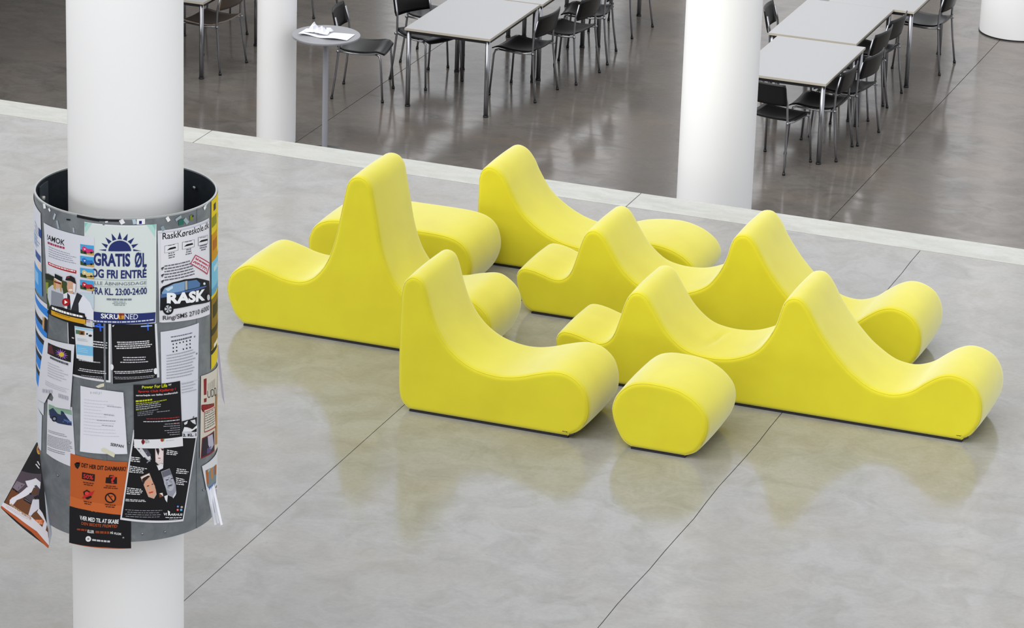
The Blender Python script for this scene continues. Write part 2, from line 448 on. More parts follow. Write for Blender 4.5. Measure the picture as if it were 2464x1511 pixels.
# ------------------------------------------------------------------ lower hall furniture
def make_chair(seat_mat, edge_mat):
    root = empty('dining_chair')
    nx, ny = 10, 12
    V = []; F = []
    def seat_pt(i, j):
        u = -1 + 2 * i / nx; v = j / ny                       # v 0 rear .. 1 front
        w = .205 + .012 * v
        c = max(0, abs(v - .5) * 2 - .8) / .2
        w *= 1 - .10 * c * c
        y = -.205 + .43 * v
        z = .452 - .018 * math.sin(math.pi * min(v * 1.15, 1)) + .012 * u * u
        if v > .8: z -= .03 * ((v - .8) / .2) ** 2
        if v < .2: z += .018 * ((.2 - v) / .2) ** 2
        return (u * w, y, z)
    for s in (0, 1):
        for j in range(ny + 1):
            for i in range(nx + 1):
                p = seat_pt(i, j); V.append((p[0], p[1], p[2] - .011 * s))
    K = (nx + 1) * (ny + 1)
    for j in range(ny):
        for i in range(nx):
            a = j * (nx + 1) + i
            F.append((a, a + 1, a + nx + 2, a + nx + 1)); F.append((K + a, K + a + nx + 1, K + a + nx + 2, K + a + 1))
    rim = [i for i in range(nx + 1)] + [j * (nx + 1) + nx for j in range(1, ny + 1)] + [ny * (nx + 1) + i for i in range(nx - 1, -1, -1)] + [j * (nx + 1) for j in range(ny - 1, 0, -1)]
    RF = []
    for a, b in zip(rim, rim[1:] + rim[:1]): RF.append((a, K + a, K + b, b))
    o = mesh_obj('seat', V, F + RF, [seat_mat, edge_mat], root, False)
    for k, p in enumerate(o.data.polygons):
        p.use_smooth = k < len(F); p.material_index = 0 if k < len(F) else 1
    # backrest: bowed plate leaning back, rounded corners
    V = []; F = []; nx, ny = 12, 6
    for s in (0, 1):
        for j in range(ny + 1):
            for i in range(nx + 1):
                u = -1 + 2 * i / nx; v = j / ny
                c = max(0, abs(v - .5) * 2 - .7) / .3
                w = .214 * (1 - .035 * c * c)
                y = -.200 - .040 * v - .034 * (1 - u * u) + (-.010 if s else 0)
                V.append((u * w, y, .590 + .195 * v))
    K = (nx + 1) * (ny + 1)
    for j in range(ny):
        for i in range(nx):
            a = j * (nx + 1) + i
            F.append((a + 1, a, a + nx + 1, a + nx + 2)); F.append((K + a, K + a + 1, K + a + nx + 2, K + a + nx + 1))
    rim = [i for i in range(nx + 1)] + [j * (nx + 1) + nx for j in range(1, ny + 1)] + [ny * (nx + 1) + i for i in range(nx - 1, -1, -1)] + [j * (nx + 1) for j in range(ny - 1, 0, -1)]
    RF = [(a, b, K + b, K + a) for a, b in zip(rim, rim[1:] + rim[:1])]
    o = mesh_obj('backrest', V, F + RF, [seat_mat, edge_mat], root, False)
    for k, p in enumerate(o.data.polygons):
        p.use_smooth = k < len(F); p.material_index = 0 if k < len(F) else 1
    st = MATS['steel']
    for s in (-1, 1):
        lg = tube('leg', [(s * .236, -.235, .012), (s * .222, -.205, .24), (s * .210, -.182, .46), (s * .205, -.188, .60), (s * .200, -.222, .74)], .0098, st, root, 8)
        tube('foot_cap', [(s * .2365, -.236, 0), (s * .2355, -.234, .022)], .0135, MATS['black_plastic'], lg, 8)
        fl = tube('leg', [(s * .226, .222, .012), (s * .212, .196, .38), (s * .205, .182, .418), (s * .198, .15, .430)], .0098, st, root, 8)
        tube('foot_cap', [(s * .2265, .223, 0), (s * .2255, .221, .022)], .0135, MATS['black_plastic'], fl, 8)
        tube('seat_rail', [(s * .198, .15, .428), (s * .2, -.05, .420), (s * .208, -.184, .436)], .0085, st, root, 8)
        tube('bolt', [(s * .210, -.19, .437), (s * .228, -.19, .437)], .012, MATS['steel'], root, 8)
    return root

def face(fx, fy):
    return math.atan2(-fx, fy)          # local +Y turned to (fx, fy)

chair_black = make_chair(MATS['black_lacquer'], MATS['black_lacquer'])
chair_brown = make_chair(MATS['brown_veneer'], MATS['veneer_edge'])
used = set()
def chair(x, y, fx, fy, label, src=None):
    src = src or chair_black
    o = src if src.name not in used else copy_tree(src)
    used.add(src.name)
    o.location = (x, y, LOW); o.rotation_euler = (0, 0, face(fx, fy))
    tag(o, label, 'chair', 'dining chairs in the lower hall')
    return o

chair(-11.975, 28.895, .45, .08, 'black chair just right of the round bar table, glossy seat fully in view')
chair(-11.620, 29.530, .9, -.42, 'black chair at the left side of the left table, turned askew under its corner')
chair(-11.83, 30.20, 1, .05, 'black chair legs seen under the left table, farther along its left side')
chair(-10.710, 29.565, -1, .09, 'black chair nearest the camera on the right side of the left table')
chair(-10.556, 30.254, -.99, .127, 'second black chair on the right side of the left table row')
chair(-10.58, 30.92, -.98, -.16, 'third black chair on the right of the left table row, cut by the top edge')
chair(-10.60, 31.92, -1, .1, 'black chair of which only leg ends show, right of the left tables at the top')
chair(-13.565, 29.10, -.99, .10, 'brown wooden chair between the poster column and the slender column', chair_brown)
chair(-13.90, 30.42, -1, .1, 'chair behind the brown chair, only its steel leg visible beside the slender column')
chair(-13.56, 31.2, -1, .1, 'chair behind the round bar table, only leg ends visible at the top edge')
chair(-8.060, 28.580, .25, .97, 'black chair at the head of the right table, its back to the camera')
chair(-7.820, 29.085, -1, .02, 'nearest black chair on the right side of the right table')
chair(-7.745, 29.62, -.99, .13, 'second black chair on the right side of the right table, beside its rear legs')
chair(-7.865, 30.36, -1, .10, 'third black chair on the right of the right tables, back against white top')
chair(-7.865, 30.86, -1, .10, 'fourth black chair on the right of the right tables, cut by top edge')
chair(-7.66, 32.03, -1, .05, 'black chair with seat in view right of the rearmost right table')
chair(-8.53, 30.66, 1, .12, 'black chair on the left of the right tables, back peeping out beside the column')

def make_table():
    root = empty('dining_table')
    W, L, H = .80, 1.25, .72
    t = box('table_top', -W / 2, W / 2, 0, L, H - .022, H, MATS['laminate'], root, 0.002)
    bm = bmesh.new()
    for a in ((-W / 2 - .0015, W / 2 + .0015, -.0015, 0), (-W / 2 - .0015, W / 2 + .0015, L, L + .0015), (-W / 2 - .0015, -W / 2, 0, L), (W / 2, W / 2 + .0015, 0, L)):
        bm_box(bm, a[0], a[1], a[2], a[3], H - .021, H - .0015)
    bm_obj('edge_band', bm, MATS['edge_band'], t)
    bm = bmesh.new()
    for a in ((-W / 2 + .012, W / 2 - .012, .012, .036), (-W / 2 + .012, W / 2 - .012, L - .036, L - .012), (-W / 2 + .012, -W / 2 + .036, .012, L - .012), (W / 2 - .036, W / 2 - .012, .012, L - .012)):
        bm_box(bm, a[0], a[1], a[2], a[3], H - .050, H - .022)
    bm_obj('frame', bm, MATS['black_frame'], root)
    for sx in (-1, 1):
        for y in (.03, L - .03):
            lg = tube('leg', [(sx * (W / 2 - .03), y, .012), (sx * (W / 2 - .03), y, H - .03)], .0205, MATS['steel'], root, 14)
            tube('foot_cap', [(sx * (W / 2 - .03), y, 0), (sx * (W / 2 - .03), y, .014)], .024, MATS['black_plastic'], lg, 12)
    return root
table0 = make_table()
for i, (x, y, lab) in enumerate([
        (-11.11, 28.69, 'white rectangular table right of the round bar table, nearest of the left row'),
        (-11.09, 29.965, 'second table of the left row, top beyond the frame, only legs in view'),
        (-10.96, 31.235, 'third table of the left row, only leg ends in view at the top'),
        (-13.83, 28.64, 'table mostly hidden by the poster column, one steel leg before the brown chair'),
        (-8.08, 28.69, 'white rectangular table behind the middle column, nearest of the right row'),
        (-8.18, 30.0, 'second white table of the right row, set a little left of the first'),
        (-7.99, 31.255, 'third white table of the right row, jutting out to the right at the top edge')]):
    t = table0 if i == 0 else copy_tree(table0)
    t.location = (x, y, LOW); tag(t, lab, 'table', 'white tables in the lower hall')

bt = empty('bar_table', (-11.59, 27.13, LOW))
tag(bt, 'round grey standing table on a thin steel post, paper on top', 'table')
lathe('table_top', [(0, 1.024), (.268, 1.024), (.284, 1.030), (.287, 1.038), (.287, 1.046), (.283, 1.050), (0, 1.050)], MATS['grey_laminate'], bt, 72)
lathe('post', [(.024, .02), (.024, 1.024)], MATS['post_grey'], bt, 20)
lathe('collar', [(.05, .985), (.05, 1.024)], MATS['dark_steel'], bt, 20)
lathe('base', [(0, 0), (.22, 0), (.22, .008), (.20, .014), (.03, .022), (0, .022)], MATS['dark_steel'], bt, 48)
V = []; F = []; nx, ny = 18, 10
for j in range(ny + 1):
    for i in range(nx + 1):
        u, v = i / nx, j / ny
        V.append(((u - .5) * .43, (v - .5) * .20 + .02 * math.sin(u * 7), .002 + .016 * (0.5 + .5 * math.sin(u * 9 + 1.2)) * (1 - .5 * v)))
for j in range(ny):
    for i in range(nx):
        a = j * (nx + 1) + i; F.append((a, a + 1, a + nx + 2, a + nx + 1))
o = mesh_obj('newspaper', V, F, MATS['paper_white'], None, True, (-11.575, 27.10, LOW + 1.051))
o.rotation_euler = (0, 0, .05)
tag(o, 'wavy white sheet of paper lying flat on the round bar table', 'paper')
rn = random.Random(9)
V = []; F = []; nx, ny = 14, 8                       # a crushed napkin: ridges and peaks, edge on the table
for j in range(ny + 1):
    for i in range(nx + 1):
        u, v = i / nx, j / ny
        e = min(u, 1 - u, v, 1 - v)
        hgt = .085 * math.exp(-((u - .28) / .13) ** 2 - ((v - .5) / .33) ** 2) + .055 * math.exp(-((u - .62) / .12) ** 2 - ((v - .4) / .3) ** 2) + .04 * math.exp(-((u - .9) / .08) ** 2 - ((v - .75) / .2) ** 2)
        V.append(((u - .5) * .20 + .012 * rn.uniform(-1, 1), (v - .5) * .13 + .012 * rn.uniform(-1, 1), .002 + hgt * rn.uniform(.75, 1.1) * (1 if e > .01 else .4)))
for j in range(ny):
    for i in range(nx):
        a = j * (nx + 1) + i; F.append((a, a + 1, a + nx + 2, a + nx + 1))
o = mesh_obj('napkin', V, F, MATS['paper_white'], None, False, (-11.66, 27.13, LOW + 1.068))
tag(o, 'crumpled white napkin on the sheet of paper on the bar table', 'napkin')

# ------------------------------------------------------------------ poster drum
HX = Vector((0.44436, -0.89585, 0)); RX = Vector((0.89585, 0.44436, 0))
DR, DZ0, DZ1 = .381, 1.0, 2.44
def drum_pt(phi, z, r):
    p = math.radians(phi)
    return Vector((COLX, COLY, 0)) + r * (math.cos(p) * HX + math.sin(p) * RX) + Vector((0, 0, z))

drum = empty('poster_drum', (COLX, COLY, DZ0))
tag(drum, 'grey zinc drum round the thick column, covered in posters', 'notice drum')
lathe('shell', [(DR, 0), (DR, DZ1 - DZ0), (DR - .003, DZ1 - DZ0), (DR - .003, 0)], MATS['zinc'], drum, 128, True)
lathe('shaded_inside', [(DR - .0035, .002), (DR - .0035, DZ1 - DZ0 - .001), (DR - .0055, DZ1 - DZ0 - .001), (DR - .0055, .002)], MATS['zinc_inside_shade'], drum, 128, True)  # inner face of the shell, shade painted into its zinc
lathe('rim', [(DR + .0012, DZ1 - DZ0 - .004), (DR + .0012, DZ1 - DZ0 + .002), (DR - .007, DZ1 - DZ0 + .002), (DR - .007, DZ1 - DZ0 - .004)], plain('rim_metal', 'b9bcbc', .35, .6), drum, 128, True)

def drum_patch(name, phi0, phi1, z0, z1, r, mat, parent, n=6, t=0.0015):
    V = []; F = []
    for k in range(n + 1):
        ph = phi0 + (phi1 - phi0) * k / n
        for (rr, z) in ((r, z0), (r + t, z0), (r + t, z1), (r, z1)):
            V.append(drum_pt(ph, z, rr) - Vector((COLX, COLY, DZ0)))
    for k in range(n):
        a, b = 4 * k, 4 * k + 4
        for i in range(4): F.append((a + i, b + i, b + (i + 1) % 4, a + (i + 1) % 4))
    F += [(0, 1, 2, 3), (4 * n + 3, 4 * n + 2, 4 * n + 1, 4 * n)]
    o = mesh_obj(name, V, F, mat, parent, False)
    bm = bmesh.new(); bm.from_mesh(o.data); bmesh.ops.recalc_face_normals(bm, faces=bm.faces); bm.to_mesh(o.data); bm.free()
    return o
drum_patch('seam_strip', -14.5, -13.2, DZ0, DZ1 - .002, DR + .0003, MATS['zinc'], drum, 2)
drum_patch('seam_strip', 49.5, 50.6, DZ0, DZ1 - .002, DR + .0003, MATS['zinc'], drum, 2)
# inner joint plate with its bolt, seen on the far left inside
ip = drum_patch('joint_plate', -118, -104, DZ0, DZ1 - .02, DR - .012, plain('plate_metal', '5d666e', .4, .5), drum, 4, .005)
def dot(name, phi, z, r, rad, mat, parent, inward=False):
    c = drum_pt(phi, z, r) - Vector((COLX, COLY, DZ0)); d = drum_pt(phi, z, r + (-.012 if inward else .004)) - Vector((COLX, COLY, DZ0))
    return tube(name, [c, d], rad, mat, parent, 10)
dot('bolt', -108, DZ1 - .075, DR - .012, .009, plain('bolt_light', 'd9d8d2', .4, .3), ip, True)
dot('bolt', 128, DZ1 - .07, DR - .007, .009, MATS['steel'], drum, True)
for ph, z in ((24, 1.03), (9, 1.035), (57, 1.16), (-3, 1.02), (47, 1.88), (49, 1.80), (-50, 1.25), (46, 1.52), (1, 1.45)):
    dot('rivet', ph, z, DR, .0045, MATS['steel'], drum)
# scraps of paper and tape left along the upper edge
def scrap(phi, z, w, h, col, rot=0.0, r=.0022):
    V = []; F = []
    n = 4
    for j in (0, 1):
        for i in range(n + 1):
            a = (i / n - .5) * w; b = (j - .5) * h
            c, s = math.cos(rot), math.sin(rot)
            x, y = a * c - b * s, a * s + b * c
            V.append(drum_pt(phi + math.degrees(x / DR), z + y, DR + r) - Vector((COLX, COLY, DZ0)))
    for i in range(n): F.append((i, i + 1, n + 2 + i, n + 1 + i))
    return mesh_obj('paper_scrap', V, F, ink(col), drum)
for a in ((-61, 2.43, .022, .02, 'f2f3f4', .3), (-55, 2.425, .012, .014, 'f2f3f4', .8), (-50, 2.405, .010, .030, 'b9c3cc', -.4), (-47, 2.375, .012, .035, '9eacb8', .3),
          (-24, 2.432, .10, .012, '17181c', -.05), (-10, 2.432, .09, .010, '1d1f26', .02), (-2.5, 2.428, .018, .020, 'f0eff2', .5), (5.0, 2.428, .014, .022, 'b8cdd8', .2),
          (9.0, 2.427, .034, .024, 'f3f3f5', 0), (8.7, 2.424, .011, .013, '16207c', 0, .003), (26.5, 2.425, .014, .022, 'f2f2f2', .5), (36, 2.40, .026, .024, '2d6b5e', .05),
          (40, 2.40, .03, .016, '9fb0b4', -.9), (34, 2.42, .03, .012, '9fb0b4', .4), (44.5, 2.408, .018, .022, '7f8a1e', .1), (45.6, 2.413, .008, .009, '1b2460', .1, .003),
          (58, 2.428, .018, .016, 'f2f2f2', .6), (60, 2.437, .035, .008, 'cfd6da', .5), (23, 2.388, .014, .022, '8fa0aa', .4), (-34, 2.37, .008, .02, 'aab6c4', .1),
          (-12, 2.425, .012, .006, 'e8e8ec', .2), (-38, 2.41, .02, .006, '0f1013', .1)):
    scrap(*a)

FONT_CACHE = {}
def glyphs(body, bold=0.0, shear=0.0):
    key = (body, bold, shear)
    if key in FONT_CACHE: return FONT_CACHE[key]
    cu = bpy.data.curves.new('t', 'FONT'); cu.body = body; cu.size = 1; cu.resolution_u = 3
    cu.offset = bold; cu.shear = shear; cu.fill_mode = 'FRONT'
    ob = bpy.data.objects.new('t', cu); COL.objects.link(ob)
    me = bpy.data.meshes.new_from_object(ob.evaluated_get(bpy.context.evaluated_depsgraph_get()))
    V = [(v.co.x, v.co.y) for v in me.vertices]; F = [tuple(p.vertices) for p in me.polygons]
    bpy.data.objects.remove(ob); bpy.data.curves.remove(cu); bpy.data.meshes.remove(me)
    x0 = min(v[0] for v in V); x1 = max(v[0] for v in V); y0 = min(v[1] for v in V); y1 = max(v[1] for v in V)
    V = [((x - x0) / (x1 - x0), (y - y0) / (y1 - y0)) for x, y in V]
    FONT_CACHE[key] = (V, F)
    return V, F

class Sheet:
    """a sheet of paper: corners (TL, TR, BR, BL), each (angle, height) on the drum or a free point in space"""
    def __init__(self, name, label, corners, color='e4e5ec', lift=.0015, free=False, curl=None, outline=None, cat='poster'):
        self.c = corners; self.lift = lift; self.free = free; self.curl = curl
        TL, TR, BR, BL = corners
        if free:
            self.w = ((TR - TL).length + (BR - BL).length) / 2; self.h = ((BL - TL).length + (BR - TR).length) / 2
        else:
            self.w = DR * math.radians(abs(TR[0] - TL[0]) + abs(BR[0] - BL[0])) / 2; self.h = (TL[1] - BL[1] + TR[1] - BR[1]) / 2
        self.layer = 0
        self.org = self.at(.5, 1.0, 0)
        self.groups = {}
        poly = outline or [(0, 0), (1, 0), (1, 1), (0, 1)]
        self.root = None
        self.poly(poly, color, 'sheet')
        bm, cols = self.groups.pop('sheet')
        self.root = bm_obj(name, bm, [ink(c) for c in cols], None, True)
        self.root.location = self.org
        if label: tag(self.root, label, cat, 'posters and notes on the drum')
    def at(self, u, v, off):
        TL, TR, BR, BL = self.c
        if self.free:
            a = TL.lerp(TR, u); b = BL.lerp(BR, u); p = a.lerp(b, v)
            n = (TR - TL + BR - BL).cross(BL - TL + BR - TR)
            n.normalize()
            if n.dot(Vector((0, 0, CAM_H)) - p) < 0: n = -n
            if self.curl: p = p + n * self.curl(u, v)
            return p + n * off
        ph = (TL[0] * (1 - u) + TR[0] * u) * (1 - v) + (BL[0] * (1 - u) + BR[0] * u) * v
        z = (TL[1] * (1 - u) + TR[1] * u) * (1 - v) + (BL[1] * (1 - u) + BR[1] * u) * v
        r = DR + self.lift + off + (self.curl(u, v) if self.curl else 0)
        return drum_pt(ph, z, r)
    def add(self, V, F, col, group, step=.022):
        bm, cols = self.groups.setdefault(group, (bmesh.new(), []))
        if col not in cols: cols.append(col)
        mi = cols.index(col)
        if group != 'sheet': self.layer += 1
        tmp = bmesh.new()
        vs = [tmp.verts.new((u * self.w, v * self.h, 0)) for u, v in V]
        fs = []
        for f in F:
            try: fs.append(tmp.faces.new([vs[i] for i in f]))
            except ValueError: pass
        if any(len(f.verts) > 4 for f in tmp.faces): bmesh.ops.triangulate(tmp, faces=tmp.faces[:])
        for _ in range(5):
            long = [e for e in tmp.edges if e.calc_length() > step]
            if not long: break
            bmesh.ops.subdivide_edges(tmp, edges=long, cuts=1, use_grid_fill=True)
            ng = [f for f in tmp.faces if len(f.verts) > 4]
            if ng: bmesh.ops.triangulate(tmp, faces=ng)
        off = 0 if group == 'sheet' else .00035 + .00009 * self.layer
        mp = {}
        tmp.verts.index_update()
        for v in tmp.verts:
            mp[v.index] = bm.verts.new(self.at(v.co.x / self.w, v.co.y / self.h, off) - self.org)
        for f in tmp.faces:
            try:
                g = bm.faces.new([mp[v.index] for v in reversed(f.verts)]); g.material_index = mi
            except ValueError: pass
        tmp.free()
    def poly(self, pts, col, group='printed_picture'):
        pts = list(pts)
        if group == 'tape': group = 'tape %d' % len(self.groups)
        # keep one winding so that every printed face looks outwards
        ar = sum(a[0] * b[1] - b[0] * a[1] for a, b in zip(pts, pts[1:] + pts[:1]))
        if ar < 0: pts.reverse()
        self.add(pts, [tuple(range(len(pts)))], col, group)
        return self
    def rect(self, u0, v0, u1, v1, col, group='printed_picture'):
        return self.poly([(u0, v0), (u1, v0), (u1, v1), (u0, v1)], col, group)
    def ell(self, cu, cv, ru, rv, col, group='printed_picture', n=20, a0=0, a1=360):
        pts = [(cu + ru * math.cos(math.radians(a0 + (a1 - a0) * k / n)), cv + rv * math.sin(math.radians(a0 + (a1 - a0) * k / n))) for k in range(n + (0 if a1 - a0 >= 360 else 1))]
        return self.poly(pts, col, group)
    @staticmethod
    def quad(q, x, y):
        """x to the right, y down, inside the quad TL, TR, BR, BL given in sheet coordinates"""
        (a, b, c, d) = q
        return tuple((a[k] * (1 - x) + b[k] * x) * (1 - y) + (d[k] * (1 - x) + c[k] * x) * y for k in (0, 1))
    def text4(self, s, q, col, bold=0.0, shear=0.0, group='lettering'):
        V, F = glyphs(s, bold, shear)
        group = '%s %d' % (group, len(self.groups))
        self.add([self.quad(q, x, 1 - y) for x, y in V], F, col, group)
        return self
    def lines4(self, q, n, col, fill=.45, align='l', mn=.6, seed=1, group='small_print'):
        """rows of word-sized dashes for print too small to read"""
        r = random.Random(seed); V = []; F = []
        wid = max(abs(q[1][0] - q[0][0]), .02)
        for k in range(n):
            ln = r.uniform(mn, 1)
            a = 0 if align == 'l' else ((1 - ln) / 2 if align == 'c' else 1 - ln)
            x = a
            while x < a + ln - .001:
                e = min(x + r.uniform(.018, .07) / wid, a + ln)
                b = len(V); y0, y1 = k / n, (k + fill) / n
                V += [self.quad(q, x, y0), self.quad(q, e, y0), self.quad(q, e, y1), self.quad(q, x, y1)]
                F.append((b, b + 1, b + 2, b + 3)); x = e + .010 / wid
        self.add(V, F, col, group)
        return self
    def done(self):
        for g, (bm, cols) in self.groups.items():
            g = g.split()[0]
            o = bm_obj(g, bm, [ink(c) for c in cols], self.root, True)
            if g in ('small_print', 'printed_picture'): o['kind'] = 'stuff'     # print too fine to pick apart
        self.groups = {}
        return self.root

